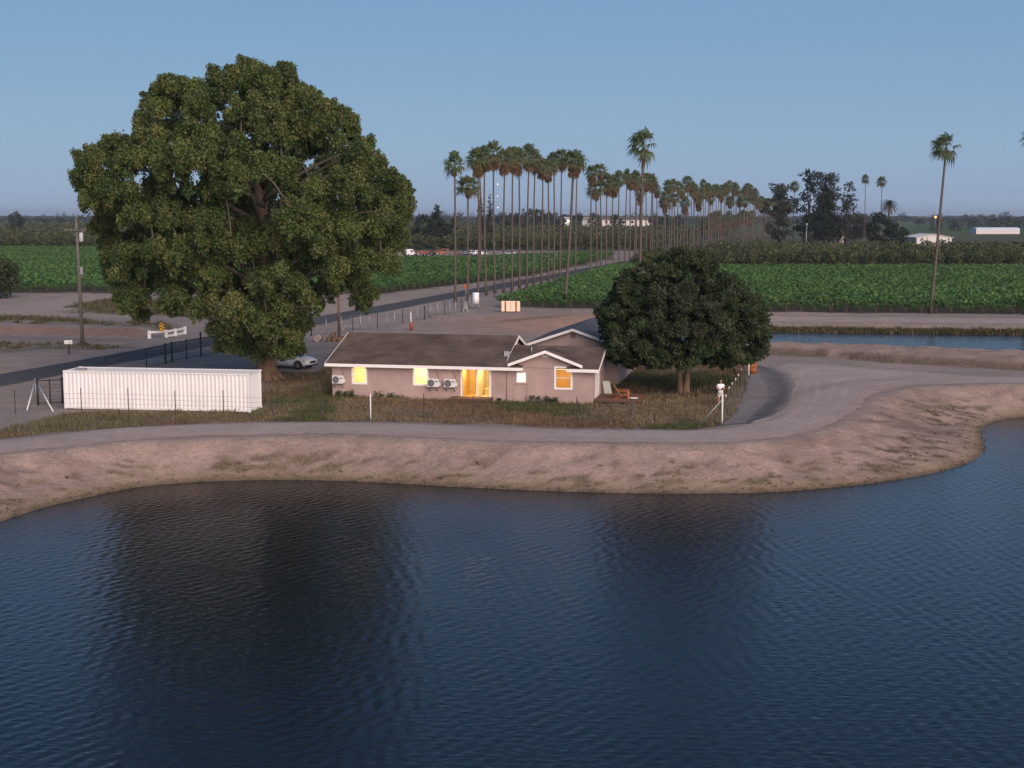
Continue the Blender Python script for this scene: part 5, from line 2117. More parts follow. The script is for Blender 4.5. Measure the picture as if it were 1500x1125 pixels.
def tposts(root, pts, h, tip=True, r=.026, m=FPOST):
    for k, p in enumerate(pts):
        b = MB()
        hh = h * random.uniform(.95, 1.06)
        lx, ly = random.uniform(-.04, .04), random.uniform(-.03, .03)
        x, y, z = p
        b.box((x - r, y - .006, z - .3), (x + r, y + .006, z + hh))
        b.box((x - .006, y + .006, z - .3), (x + .006, y + .035, z + hh))
        po = b.build('post', m, root)
        if tip:
            c = MB()
            c.box((x - r - .006, y - .012, z + hh - .14), (x + r + .006, y + .04, z + hh + .012))
            c.build('post_tip', TIP, po)


def gp(px, py):
    x, y = G(px, py)
    return (x, y, hgt(x, y))


front_px = [(22.7, 607), (119.5, 604), (188.5, 606), (257, 607.5), (327.5, 609), (399, 612), (470, 613), (543, 615), (621, 613.5), (693, 614.5), (769.5, 617.5), (845, 618.5), (923.5, 623), (1004, 627), (1057.5, 626)]
fpts = [gp(*p) for p in front_px]
fence = thing('wire_fence', 'thin wire fence on steel posts along the dirt track in front of the house', 'fence', (0, 0, 0))
tposts(fence, [p for i, p in enumerate(fpts) if i not in (7, 14)], 1.62, False, .029)
wires(fpts, (.3, .62, .94, 1.26), .0065, 'wire', WIRE, fence, .02)
x, y, z = fpts[7]
b = MB()
b.tube([(x, y, z - .3), (x, y, z + 1.72)], .045, 8)
b.build('post', FPOSTW, fence)['label'] = 'white line post'
x, y, z = fpts[14]
b = MB()
b.tube([(x, y, z - .3), (x, y, z + 1.88)], .055, 10)
b.build('corner_post', FPOSTW, fence)
b = MB()
q = gp(1022, 626)
b.tube([q, (x, y, z + 1.6)], .04, 8)
b.build('brace', GALV, fence)
x, y, z = gp(53, 584)
b = MB()
b.tube([(x, y, z - .3), (x, y, z + 1.45)], .06, 8)
b.build('corner_post', GALV, fence)
b = MB()
b.tube([gp(39.5, 601), (x, y, z + 1.35)], .05, 8)
b.tube([gp(78, 603), (x, y, z + 1.35)], .05, 8)
b.build('brace', FPOSTW, fence)

side_px = [(1057.5, 626), (1062.5, 618.5), (1067.5, 607), (1072, 597.5), (1076.8, 590.5), (1081, 582), (1085.5, 575), (1089, 566.5), (1092.5, 558.5), (1096.5, 550)]
spts = [gp(*p) for p in side_px]
sf = thing('wire_fence', 'pale-tipped post fence running back from the white corner post beside the gravel', 'fence', (0, 0, 0))
tposts(sf, spts[1:-1], 1.75, True, .04, mat('post_weathered', (.085, .075, .07), .8, .2, var=.2))
wires(spts, (.3, .65, 1.0, 1.35), .008, 'wire', WIRE, sf, .02)
x, y, z = spts[-1]
b = MB()
b.tube([(x, y, z - .3), (x, y, z + 1.7)], .06, 8)
b.build('end_post', FPOSTW, sf)

# black pipe fence by the road, partly behind the container
bf = thing('black_fence', 'black steel pipe fence along the road behind the container', 'fence', (0, 0, 0))
bpx = [(56, 594, 1.9), (74, 593, 1.85), (92, 592, 1.9), (155, 556, 1.8), (215, 541, 1.8), (242.5, 533, 1.85), (252, 530, 1.85), (273.5, 526, 1.9), (294.5, 522, 2.3), (318, 518, 1.9)]
bp_ = [gp(a, b_) for a, b_, _ in bpx]
for k, ((a, b_, h_), p) in enumerate(zip(bpx, bp_)):
    m = MB()
    r_ = .075 if k in (0, 2, 5, 6, 8) else .045
    m.tube([(p[0], p[1], p[2] - .3), (p[0], p[1], p[2] + h_)], r_, 8)
    m.build('post', BLACKP, bf)
m = MB()
for a, b_ in zip(bp_[:-1], bp_[1:]):
    m.tube([Vector(a) + Vector((0, 0, 1.72)), Vector(b_) + Vector((0, 0, 1.72))], .035, 6)
    m.tube([Vector(a) + Vector((0, 0, .15)), Vector(b_) + Vector((0, 0, .15))], .025, 6)
m.build('rail', BLACKP, bf)
wires(bp_, (.4, .65, .9, 1.15, 1.4), .008, 'wire', BLACKP, bf)

# chain-link fence behind the house
cf = thing('chain_link_fence', 'grey chain-link fence with many thin posts behind the house roof', 'fence', (0, 0, 0))
cpx = [(456, 492), (478, 489), (500, 486), (517, 484), (528, 483), (541, 482), (553, 481), (567, 480), (578, 478), (590, 474), (601, 472), (612, 470), (622, 468), (631, 465), (641, 462), (651, 461.5), (659, 460.5), (667, 459.5), (676, 457), (688, 452)]
cp_ = [gp(*p) for p in cpx]
for k, p in enumerate(cp_):
    m = MB()
    m.tube([(p[0], p[1], p[2] - .3), (p[0], p[1], p[2] + 1.75)], .05 if k % 4 else .075, 6)
    m.build('post', GALV if k % 3 else FPOST, cf)
wires(cp_, (.1, .3, .5, .7, .9, 1.1, 1.3, 1.5, 1.72), .010, 'mesh', GALV, cf)
for a, b_ in ((3, 2), (12, 13)):
    m = MB()
    m.tube([Vector(cp_[a]) + Vector((0, 0, 1.7)), Vector(cp_[b_]) + Vector((0, -.6, 0))], .05, 6)
    m.build('brace', GALV, cf)
x, y, z = gp(602, 484)
root = thing('marker_post', 'white marker post with an orange-red sleeve rising behind the roof', 'post', (x, y, z))
m = MB()
m.tube([(0, 0, -.2), (0, 0, 2.05)], .075, 8)
m.build('post', FPOSTW, root)
m = MB()
m.tube([(.05, -.02, 0), (.05, -.02, .8), (.05, -.02, .95)], [.22, .18, .10], 10)
m.build('sleeve', mat('sleeve_red', (.28, .075, .05), .6), root)

# ------------------------------------------------------------------ road-side things
root = thing('guardrail', 'white wooden guardrail beside the road bend at the ditch', 'guardrail', (0, 0, 0))
gpx = [(219, 496), (243.5, 494.5), (257, 492.5), (271, 489.5)]
gg = [gp(*p) for p in gpx]
for p in gg:
    m = MB()
    m.box((p[0] - .16, p[1] - .12, p[2] - .3), (p[0] + .16, p[1] + .12, p[2] + .82))
    m.build('post', TRIM, root, .02)
for h_, i0 in ((.55, 0), (.05, 1)):
    m = MB()
    for a, b_ in zip(gg[i0:-1], gg[i0 + 1:]):
        d = Vector((b_[0] - a[0], b_[1] - a[1], 0)).normalized()
        n_ = Vector((-d.y, d.x, 0)) * .05
        o_ = Vector((0, -.17, 0))
        A, B = Vector(a) + o_ + Vector((0, 0, h_)), Vector(b_) + o_ + Vector((0, 0, h_))
        m.hexa([A - n_, B - n_, B + n_, A + n_, A - n_ + Vector((0, 0, .22)), B - n_ + Vector((0, 0, .22)), B + n_ + Vector((0, 0, .22)), A + n_ + Vector((0, 0, .22))])
    m.build('rail', TRIM, root)
x, y, z = gp(239, 495.5)
root = thing('hazard_marker', 'yellow and black diagonal-striped hazard marker by the white guardrail', 'road sign', (x, y - .4, z))
m = MB()
m.box((-.03, 0, -.2), (.03, .05, 1.75))
m.build('post', GALV, root)
m = MB()
m.box((-.24, -.02, .75), (.24, -.002, 1.68))
pan = m.build('panel', mat('sign_yellow', (.85, .42, .02), .5), root)
m = MB()
for k in range(4):
    z0 = .62 + k * .30
    pl = [(-.24, z0 + .30), (.24, z0), (.24, z0 + .14), (-.24, z0 + .44)]
    pl = [(a, min(1.68, max(.75, b_))) for a, b_ in pl]
    m.prism(pl, 'y', -.026, -.022)
m.build('stripe', mat('sign_dark', (.05, .03, .02), .6), pan)
x, y, z = gp(101, 519)
root = thing('mailbox', 'white mailbox on a dark wooden post across the road', 'mailbox', (x, y, z), .15)
m = MB()
m.box((-.08, -.08, -.2), (.08, .08, 1.0))
m.build('post', BARK_DARK, root)
m = MB()
m.prism([(-.14, 1.0), (.14, 1.0), (.14, 1.22), (.09, 1.32), (0, 1.36), (-.09, 1.32), (-.14, 1.22)], 'x', -.36, .36)
bx_ = m.build('box', TRIM, root)
m = MB()
m.box((.362, -.11, 1.02), (.375, .11, 1.24))
m.build('door', ACW, bx_)
m = MB()
m.box((.05, -.165, 1.12), (.22, -.145, 1.18))
m.build('flag', RED, root)

x, y, z = gp(121, 507)
root = thing('utility_pole', 'tall wooden utility pole with crossarm and pale transformer across the road', 'utility pole', (x, y, z))
ph = GZ(319, y) - z
m = MB()
m.tube([(0, 0, -.3), (-.05, 0, ph * .5), (-.15, 0, ph)], [.2, .17, .12], 10)
m.build('pole', BARK_GREY, root)
za = GZ(337, y) - z
m = MB()
m.box((-1.35, -.2, za - .06), (.95, -.08, za + .06))
arm = m.build('crossarm', BARK_GREY, root)
for x_ in (-1.15, -.6, .5, .85):
    m = MB()
    m.tube([(x_, -.14, za + .06), (x_, -.14, za + .14), (x_, -.14, za + .2)], [.03, .06, .03], 8)
    m.build('insulator', GREYM, arm)
zt_ = GZ(354, y) - z
m = MB()
m.tube([(.30, 0, zt_), (.30, 0, zt_ + .05), (.30, 0, zt_ + .85), (.30, 0, zt_ + .9)], [.18, .2, .2, .12], 14)
m.tube([(.42, 0, zt_ + .85), (.42, 0, zt_ + 1.15)], .05, 6)
m.build('transformer', mat('transformer_grey', (.5, .51, .52), .5, .4), root)
m = MB()
zm = GZ(402, y) - z
m.box((.12, -.12, zm), (.34, .1, zm + .75))
m.build('meter_box', mat('box_grey', (.33, .34, .36), .5), root)

x, y, z = gp(497, 496)
root = thing('wooden_pole', 'brown wooden pole with a lamp bracket rising beside the sycamore boughs', 'pole', (x, y, z))
m = MB()
m.tube([(0, 0, -.3), (0, 0, 6.2)], [.17, .13], 9)
m.build('pole', BARK, root)
m = MB()
m.tube(bez((0, 0, 5.9), (.8, -.1, 7.2), (2.1, -.2, 6.7), 8), .045, 6)
arm = m.build('arm', GALV, root)
m = MB()
m.tube([(2.1, -.2, 6.75), (2.1, -.2, 6.5), (2.1, -.2, 6.4)], [.08, .17, .12], 10)
m.build('lamp_head', TRIM, arm)
m = MB()
m.box((-.55, -.15, 4.6), (-.4, -.02, 5.3))
m.build('sign_panel', TRIM, root)
# boxes and rocks heaped near the pole
root = thing('log_pile', 'short brown logs heaped by the fence beside the house roof', 'log pile', gp(483, 500))
for i, (a, b_, c, r_) in enumerate(((0, 0, .25, .26), (.6, .15, .25, .25), (1.2, 0, .24, .25), (.3, .05, .66, .24), (-1.2, .1, .35, .36))):
    m = MB()
    m.tube([(a - .05, b_ - .7, c), (a + .05, b_ + .7, c)], r_, 9)
    m.build('log', BARK if i < 4 else STUCCO2, root)

x, y, z = gp(680, 437)
root = thing('traffic_sign', 'small orange warning sign standing at the road edge by the palms', 'road sign', (x, y + 8, z))
m = MB()
m.box((-.05, 0, -.2), (.05, .06, 1.1))
m.build('post', GALV, root)
m = MB()
m.prism([(0, 1.0), (.45, 1.45), (0, 1.9), (-.45, 1.45)], 'y', -.04, -.01)
m.build('panel', ORANGE, root)
x, y, z = gp(697, 452)
root = thing('water_tank', 'white plastic tank on a spindly steel stand near the palm feet', 'tank', (x, y, z))
m = MB()
m.tube([(0, 0, .75), (0, 0, .85), (0, 0, 1.55), (0, 0, 1.6), (0, 0, 2.15), (0, 0, 2.25)], [.35, .48, .5, .46, .5, .4], 16)
m.build('tank', CARW, root)
m = MB()
for a in ((-.42, -.4), (.42, -.4), (.42, .4), (-.42, .4)):
    m.tube([(a[0] * 1.25, a[1] * 1.25, -.1), (a[0], a[1], .8)], .045, 6)
m.box((-.5, -.5, .68), (.5, .5, .76))
m.build('stand', GALV, root)
x, y, z = gp(682, 458)
root = thing('pipe_frame', 'grey A-shaped pipe frame beside the white tank', 'frame', (x, y, z))
m = MB()
m.tube([(-.35, 0, 0), (0, 0, 1.5), (.35, 0, 0)], .05, 6)
m.tube([(-.2, 0, .65), (.2, 0, .65)], .04, 6)
m.build('rail', FPOSTW, root)
x, y, z = gp(748, 457)
root = thing('orchard_bins', 'stack of pale fruit bins with two dark red bands on the dirt', 'bin stack', (x, y, z), .03)
root.name = 'fruit_bin'
root['label'] = 'wide pale fruit bin with two dark red bands on the dirt mound'
root['category'] = 'bin'
BINW = mat('bin_pale', (.80, .60, .45), .7, .2, var=.1)
m = MB()
m.box((-1.25, -.6, .12), (1.25, -.55, 1.45))
m.box((-1.25, .55, .12), (1.25, .6, 1.45))
m.box((-1.25, -.55, .12), (-1.2, .55, 1.45))
m.box((1.2, -.55, .12), (1.25, .55, 1.45))
m.box((-1.2, -.55, .12), (1.2, .55, .2))
m.build('side', BINW, root)
for u_ in (-.72, .72):
    m = MB()
    m.box((u_ - .1, -.63, .1), (u_ + .1, -.602, 1.47))
    m.build('band', RUST, root)
m = MB()
for u_ in (-1.1, 0, 1.1):
    m.box((u_ - .08, -.6, -.05), (u_ + .08, .6, .118))
m.box((-.02, -.615, .2), (.02, -.602, 1.4))
m.build('skid', WOOD, root)
x, y, z = gp(1102, 548)
root = thing('drum', 'rusty orange drum standing at the end of the post fence by the gravel', 'barrel', (x, y, z))
m = MB()
m.tube([(0, 0, 0), (0, 0, .3), (0, 0, .33), (0, 0, .36), (0, 0, .62), (0, 0, .65), (0, 0, .68), (0, 0, .93)], [.38, .38, .41, .38, .38, .41, .38, .38], 18)
m.build('shell', mat('drum_orange', (.22, .085, .03), .65, .3, var=.3, vscale=3), root)
m = MB()
m.tube([(0, 0, .93), (0, 0, .96)], [.40, .40], 18)
m.build('rim', RUST, root)

# ------------------------------------------------------------------ far buildings
FARW = mat('far_wall_white', (.58, .55, .52), .8, .2)


def far_house(name, label, cat, px0, px1, pyt, pye, d, roofm, dep=9.0, wallm=None, lit=False):
    x0, x1 = GX(px0, d), GX(px1, d)
    zt, ze = GZ(pyt, d), GZ(pye, d)
    root = thing(name, label, cat, ((x0 + x1) / 2, d, 0))
    hw = (x1 - x0) / 2
    w = MB()
    w.box((-hw, 0, -.2), (hw, dep, ze))
    wo = w.build('wall', wallm or FARW, root)
    r_ = MB()
    r_.prism([(-.6, ze), (dep + .6, ze), (dep + .6, ze + .25), (dep / 2, max(zt, ze + .5)), (-.6, ze + .25)], 'x', -hw - .6, hw + .6)
    r_.build('roof', roofm, root)
    n = max(1, int(hw * 2 / 6))
    for k in range(n):
        u_ = -hw + (k + .5) * 2 * hw / n
        q = MB()
        q.box((u_ - .9, -.06, ze - 2.4), (u_ + .9, -.005, ze - .8))
        q.build('window', CGLASS if not lit else glow_mat('lit_far_window', (1, .9, .65), 1.6), root)
    return root


far_house('farm_building', 'long white far building with a low brown roof behind the palm trunks', 'building', 882, 958, 318.5, 322, 960, mat('roof_brown', (.16, .11, .095), .9), 14)
far_house('farm_building', 'small white far building left of the long roof, between palm trunks', 'building', 853, 872, 318, 321.5, 980, mat('roof_tan', (.3, .25, .2), .9), 10)['label'] = 'small white far building beside the long brown-roofed one'
far_house('farm_building', 'bright floodlit white far building between the palm trunks', 'building', 827, 838.5, 318, 320.5, 940, FARW, 8, wallm=mat('far_wall_bright', (.85, .85, .75), .7), lit=True)
far_house('farm_building', 'tiny pale far roof on the horizon beyond the short palm', 'building', 684, 700, 317, 318.5, 3600, FARW, 10)
far_house('farm_building', 'low pale far shed on the western horizon behind the utility pole', 'shed', 110, 127, 316, 317.5, 4300, FARW, 10)
far_house('far_house', 'small grey-roofed house beside the stout cypress of the grove', 'house', 1224, 1240, 331, 337.5, 520, mat('roof_grey', (.42, .42, .44), .8), 7, wallm=mat('wall_tan', (.4, .36, .3), .8))['label'] = 'small grey-roofed house next to the stout dark cypress'


def barn():
    d = 470
    x0, x1 = GX(1344, d), GX(1395.5, d)
    zt, ze = GZ(343, d), GZ(347.5, d)
    root = thing('barn', 'wide white gabled barn beyond the eastern orchard', 'barn', ((x0 + x1) / 2, d, 0))
    hw = (x1 - x0) / 2
    w = MB()
    w.prism([(-hw, -.2), (hw, -.2), (hw, ze - .02), (0, zt - .12), (-hw, ze - .02)], 'y', 0, 16)
    w.build('wall', FARW, root)
    r_ = MB()
    slab(r_, (-hw - .5, -.4, ze - .05), (0, -.4, zt + .1), (0, 16.4, zt + .1), (-hw - .5, 16.4, ze - .05), .15)
    slab(r_, (0, -.4, zt + .1), (hw + .5, -.4, ze - .05), (hw + .5, 16.4, ze - .05), (0, 16.4, zt + .1), .15)
    r_.build('roof', mat('roof_pale', (.6, .6, .58), .6), root)
    q = MB()
    q.box((-1.2, -.06, 0), (2.2, -.005, 3.4))
    q.build('door', mat('barn_door', (.22, .19, .14), .7), root)


barn()
root = thing('greenhouse', 'long low pale greenhouse roof near the eastern horizon', 'greenhouse', (GX(1463, 900), 900, 0))
hw = GX(1495, 900) - GX(1463, 900)
gt = GZ(333, 900)
m = MB()
m.box((-hw, 0, -.2), (hw, 12, gt - 1.6))
m.build('wall', FARW, root)
m = MB()
m.prism([(-.3, gt - 1.6), (12.3, gt - 1.6), (12.0, gt - .9), (9, gt - .2), (6, gt), (3, gt - .2), (0, gt - .9)], 'x', -hw, hw)
m.build('roof', mat('greenhouse_sheet', (.55, .6, .68), .5), root)
# road lamp by the grove
root = thing('lamp_post', 'thin pale lamp post in front of the farmstead grove', 'lamp post', (GX(1182, 450), 450, 0))
m = MB()
m.tube([(0, 0, 0), (0, 0, GZ(330, 450))], .14, 6)
m.build('pole', GALV, root)
m = MB()
m.tube([(0, 0, GZ(331, 450)), (0, 0, GZ(327, 450))], [.45, .35], 8)
m.build('lamp_head', GALV, root)
# radio mast with its three lamps, and a beacon pole
root = thing('radio_mast', 'thin far radio mast with three pink warning lights above the cypress pair', 'mast', (GX(729, 1300), 1300, 0))
m = MB()
zz = GZ(269, 1300)
for a in range(3):
    q = a * 2.094
    m.tube([(.35 * math.cos(q), .35 * math.sin(q), 0), (.35 * math.cos(q), .35 * math.sin(q), zz)], .04, 4)
m.build('lattice', GALV, root)
for py_, s_ in ((270, 26), (287.5, 9), (304, 20)):
    bm = bmesh.new()
    bmesh.ops.create_icosphere(bm, subdivisions=2, radius=.5)
    me = bpy.data.meshes.new('warning_light')
    bm.to_mesh(me)
    bm.free()
    o = link('warning_light', me, glow_mat('warning_glow_%d' % s_, (1, .72, .74), s_ * .13), root)
    o.location = (0, -.4, GZ(py_, 1300))
root = thing('beacon_pole', 'slender far pole topped by a red-orange light behind the leaning palm', 'pole', (GX(1370.5, 950), 950, 0))
m = MB()
m.tube([(0, 0, 0), (0, 0, GZ(319, 950))], .1, 6)
m.build('pole', GALV, root)
bm = bmesh.new()
bmesh.ops.create_icosphere(bm, subdivisions=2, radius=.75)
me = bpy.data.meshes.new('light')
bm.to_mesh(me)
bm.free()
link('light', me, glow_mat('beacon_glow', (1, .25, .10), 6), root).location = (0, 0, GZ(318, 950))


# ------------------------------------------------------------------ person
def person():
    px, py = 1055, 592.5
    x, y = G(px, py)
    z = hgt(x, y)
    root = thing('person', 'person in white shirt and white shorts looking down at a dark controller by the white corner post', 'person', (x, y, z), R(8))
    root['label'] = 'person in white shirt and shorts holding a dark controller at the fence corner'
    SKIN = mat('skin', (.42, .24, .17), .55, .3)
    SHIRT = mat('shirt_white', (.76, .75, .74), .85, .2, var=.05, vscale=6)
    SHORTS = mat('shorts_white', (.72, .71, .70), .85, .2, var=.05, vscale=6)
    HAIR = mat('hair_brown', (.05, .032, .022), .7, .3)
    # faces the camera (-y)
    J = {'pelvis': (0, 0, .95), 'waist': (0, 0, 1.10), 'chest': (0, -.01, 1.32), 'neckb': (0, 0, 1.48), 'neck': (0, -.02, 1.56), 'head': (0, -.03, 1.66), 'top': (0, -.02, 1.77)}
    verts, edges, rad = [], [], []
    ix = {}

    def V(n, p, r, par=None):
        ix[n] = len(verts)
        verts.append(p)
        rad.append(r)
        if par:
            edges.append((ix[par], ix[n]))
    V('pelvis', (0, 0, .95), (.165, .12))
    V('waist', (0, 0, 1.10), (.145, .105), 'pelvis')
    V('chest', (0, -.01, 1.32), (.17, .115), 'waist')
    V('nb', (0, 0, 1.47), (.09, .075), 'chest')
    V('neck', (0, -.02, 1.54), (.055, .055), 'nb')
    V('jaw', (0, -.055, 1.60), (.07, .075), 'neck')
    V('head', (0, -.05, 1.69), (.078, .095), 'jaw')
    V('top', (0, -.035, 1.77), (.05, .06), 'head')
    for s, n in ((-1, 'l'), (1, 'r')):
        V('sh' + n, (s * .18, 0, 1.42), (.065, .065), 'chest')
        V('el' + n, (s * .27, -.02, 1.13), (.045, .045), 'sh' + n)
        V('wr' + n, (s * .12, -.25, 1.12), (.032, .028), 'el' + n)
        V('pa' + n, (s * .085, -.31, 1.125), (.036, .02), 'wr' + n)
        V('hip' + n, (s * .095, 0, .86), (.095, .1), 'pelvis')
        V('kn' + n, (s * .105, -.015, .48), (.06, .062), 'hip' + n)
        V('ca' + n, (s * .11, .015, .33), (.055, .058), 'kn' + n)
        V('an' + n, (s * .11, .02, .08), (.034, .038), 'ca' + n)
        V('fo' + n, (s * .125, -.10, .035), (.042, .03), 'an' + n)
        V('to' + n, (s * .135, -.18, .025), (.035, .022), 'fo' + n)
        for k in range(4):
            fx = s * (.10 - .022 * k)
            V('f1%d%s' % (k, n), (fx * .9 + s * .0, -.355 - .004 * k, 1.135), (.0095, .0095), 'pa' + n)
            V('f2%d%s' % (k, n), (fx * .75, -.385 + .003 * k, 1.115), (.0085, .0085), 'f1%d%s' % (k, n))
            V('f3%d%s' % (k, n), (fx * .7, -.375, 1.09 - .002 * k), (.0075, .0075), 'f2%d%s' % (k, n))
        V('t1' + n, (s * .05, -.325, 1.15), (.011, .011), 'pa' + n)
        V('t2' + n, (s * .035, -.355, 1.155), (.009, .009), 't1' + n)
    me = bpy.data.meshes.new('body')
    me.from_pydata(verts, edges, [])
    body = link('body', me, SKIN, root)
    md = body.modifiers.new('skin', 'SKIN')
    md.use_smooth_shade = True
    for i, r in enumerate(rad):
        me.skin_vertices[0].data[i].radius = r
    me.skin_vertices[0].data[0].use_root = True
    sd_ = body.modifiers.new('smooth', 'SUBSURF')
    sd_.levels = sd_.render_levels = 1

    def cloth(name, chains, m):
        vs, es, rs = [], [], []
        for ch in chains:
            for k, (p, r) in enumerate(ch):
                if k and ch[0] is not None:
                    pass
            base = len(vs)
            for k, (p, r) in enumerate(ch):
                hit = [i for i, q in enumerate(vs) if (Vector(q) - Vector(p)).length < 1e-4]
                if hit:
                    cur = hit[0]
                else:
                    vs.append(p)
                    rs.append(r)
                    cur = len(vs) - 1
                if k:
                    es.append((prev, cur))
                prev = cur
        me = bpy.data.meshes.new(name)
        me.from_pydata(vs, es, [])
        o = link(name, me, m, root)
        md = o.modifiers.new('skin', 'SKIN')
        md.use_smooth_shade = True
        for i, r in enumerate(rs):
            me.skin_vertices[0].data[i].radius = r
        me.skin_vertices[0].data[0].use_root = True
        s_ = o.modifiers.new('smooth', 'SUBSURF')
        s_.levels = s_.render_levels = 1
    ch0 = ((0, -.01, 1.32), (.205, .145))
    cloth('shirt', [[((0, 0, .82), (.20, .16)), ((0, 0, .93), (.21, .165)), ((0, 0, 1.10), (.185, .14)), ch0, ((0, 0, 1.455), (.11, .09))],
                    [ch0, ((-.19, 0, 1.42), (.088, .085)), ((-.235, -.01, 1.24), (.082, .08))],
                    [ch0, ((.19, 0, 1.42), (.088, .085)), ((.235, -.01, 1.24), (.082, .08))]], SHIRT)
    pl = ((0, 0, .92), (.19, .15))
    cloth('shorts', [[pl, ((-.10, 0, .80), (.125, .125)), ((-.11, -.005, .55), (.105, .105))], [pl, ((.10, 0, .80), (.125, .125)), ((.11, -.005, .55), (.105, .105))]], SHORTS)
    h = MB()
    bm = bmesh.new()
    bmesh.ops.create_uvsphere(bm, u_segments=16, v_segments=10, radius=1)
    for v in bm.verts:
        q = v.co
        v.co = Vector((q.x * .088, q.y * .105 - .02 + .012, q.z * .10 + 1.725))
    bmesh.ops.delete(bm, geom=[v for v in bm.verts if v.co.z < 1.69 and v.co.y < .0 or v.co.z < 1.65 or (v.co.y < -.085 and v.co.z < 1.75)], context='VERTS')
    me = bpy.data.meshes.new('hair')
    bm.to_mesh(me)
    bm.free()
    link('hair', me, HAIR, root)
    for s in (-1, 1):
        e = MB()
        e.tube([(s * .03, -.137, 1.688), (s * .03, -.145, 1.688)], .010, 8)
        e.build('eye', PLASTIC, root)
        e = MB()
        e.tube([(s * .078, -.045, 1.70), (s * .090, -.035, 1.68), (s * .078, -.045, 1.655)], [.012, .018, .01], 6)
        e.build('ear', SKIN, root)
        f = MB()
        f.hexa([(s * .125 - .05, -.24, 0), (s * .125 + .05, -.24, 0), (s * .11 + .05, .08, 0), (s * .11 - .05, .08, 0), (s * .125 - .04, -.21, .06), (s * .125 + .04, -.21, .06), (s * .11 + .045, .075, .11), (s * .11 - .045, .075, .11)])
        f.build('shoe', PLASTIC, root, .02)
    e = MB()
    e.tube([(0, -.135, 1.70), (0, -.165, 1.668), (0, -.14, 1.66)], [.01, .017, .008], 6)
    e.build('nose', SKIN, root)
    e = MB()
    e.box((-.024, -.137, 1.623), (.024, -.131, 1.632))
    e.build('mouth', mat('lips', (.30, .12, .10), .6), root)
    x2 = thing('controller', 'dark handheld controller held in both hands by the person in white', 'controller', (x, y, z), R(8))
    m = MB()
    m.box((-.09, -.40, 1.115), (.09, -.315, 1.145))
    m.build('case', PLASTIC, x2, .012)
    m = MB()
    m.hexa([(-.075, -.42, 1.147), (.075, -.42, 1.147), (.075, -.41, 1.15), (-.075, -.41, 1.15), (-.075, -.45, 1.25), (.075, -.45, 1.25), (.075, -.44, 1.25), (-.075, -.44, 1.25)])
    m.build('screen', CGLASS, x2)


person()

# ------------------------------------------------------------------ grass and weeds
def poly_sample(poly, dens):
    xs_, ys_ = [p[0] for p in poly], [p[1] for p in poly]
    a = (max(xs_) - min(xs_)) * (max(ys_) - min(ys_))
    n = int(a * dens)
    x, y = rng.uniform(min(xs_), max(xs_), n), rng.uniform(min(ys_), max(ys_), n)
    k = inpoly(x, y, poly)
    return x[k], y[k]


def blades(name, label, x, y, h, col, per=4, spread=.09, width=.022, lean=.5):
    n = len(x)
    z = height(x, y)
    X_, Y_, Z_, H_ = (np.repeat(a, per) for a in (x, y, z, h))
    m = n * per
    bx = X_ + rng.normal(size=m) * spread
    by = Y_ + rng.normal(size=m) * spread
    a = rng.uniform(0, 6.283, m)
    L_ = H_ * (.5 + .7 * rng.random(m))
    dx, dy = np.cos(a), np.sin(a)
    w = width * (.7 + .6 * rng.random(m))
    ln = lean * rng.random(m)
    v0 = np.c_[bx - dy * w, by + dx * w, Z_ - .03]
    v1 = np.c_[bx + dy * w, by - dx * w, Z_ - .03]
    v2 = np.c_[bx + dx * L_ * ln * .5 + dy * w * .6, by + dy * L_ * ln * .5 - dx * w * .6, Z_ + L_ * .6]
    v3 = np.c_[bx + dx * L_ * ln, by + dy * L_ * ln, Z_ + L_]
    V_ = np.stack([v0, v1, v2, v3], 1).reshape(-1, 3)
    c = np.repeat(col, per, 0) * (1 + .2 * rng.normal(size=(m, 1)))
    o = link(name, np_mesh(name, V_, np.arange(4 * m).reshape(m, 4), np.repeat(np.clip(c, .005, 1), 4, 0)), LEAF)
    return tag(o, label, 'grass' if 'grass' in name else 'weeds', kind='stuff')


def house_local(x, y):
    dx, dy = x - P0.x, y - P0.y
    return dx * HU.x + dy * HU.y, dx * HV.x + dy * HV.y


def yard_grass():
    x, y = poly_sample(yard, 34)
    u, v = house_local(x, y)
    keep = ~((u > WL - .05) & (u < .05) & (v > -.12) & (v < 10.2)) & ~((u > 0) & (u < 3.35) & (v > .2) & (v < 3.35)) & ~((u > SD[0] - .6) & (u < SD[1] + .4) & (v > -1.2) & (v < 0))
    uu, vv = u + 3.15, v - 10.6
    keep &= ~((np.abs(uu) < 3.7) & (vv > -.1) & (vv < 11.6))
    cover = fbm(x, y, .25, 84)
    keep &= rng.random(len(x)) < np.clip(.35 + 1.6 * (cover - .35), .1, 1)
    tx, ty = G(1000, 574)
    keep &= (np.hypot((x - tx) / 1.4, y - ty) > 2.0) | (rng.random(len(x)) < .25)
    tx, ty = G(390, 552)
    keep &= (np.hypot((x - tx), y - ty) > 5.0) | (rng.random(len(x)) < .15)
    x, y = x[keep], y[keep]
    g = fbm(x, y, .16, 81)
    dry = np.array((.22, .175, .105))
    grn = np.array((.095, .105, .04))
    rust = np.array((.18, .11, .065))
    k = np.clip(sstep(.44, .54, g) + (x < -16) * (x > -60) * (y < 95) * .45, 0, 1)[:, None]
    c = dry * (1 - k) + grn * k
    kr = sstep(.5, .66, fbm(x, y, .22, 83))[:, None] * .7
    c = c * (1 - kr) + rust * kr
    c = c * (.62 + .76 * fbm(x, y, .8, 88))[:, None]
    h = .10 + .22 * fbm(x, y, .5, 85) + .12 * sstep(.55, .7, fbm(x, y, .9, 86))
    blades('yard_grass', 'patchy dry and green grass of the house yard', x, y, h, c)


yard_grass()


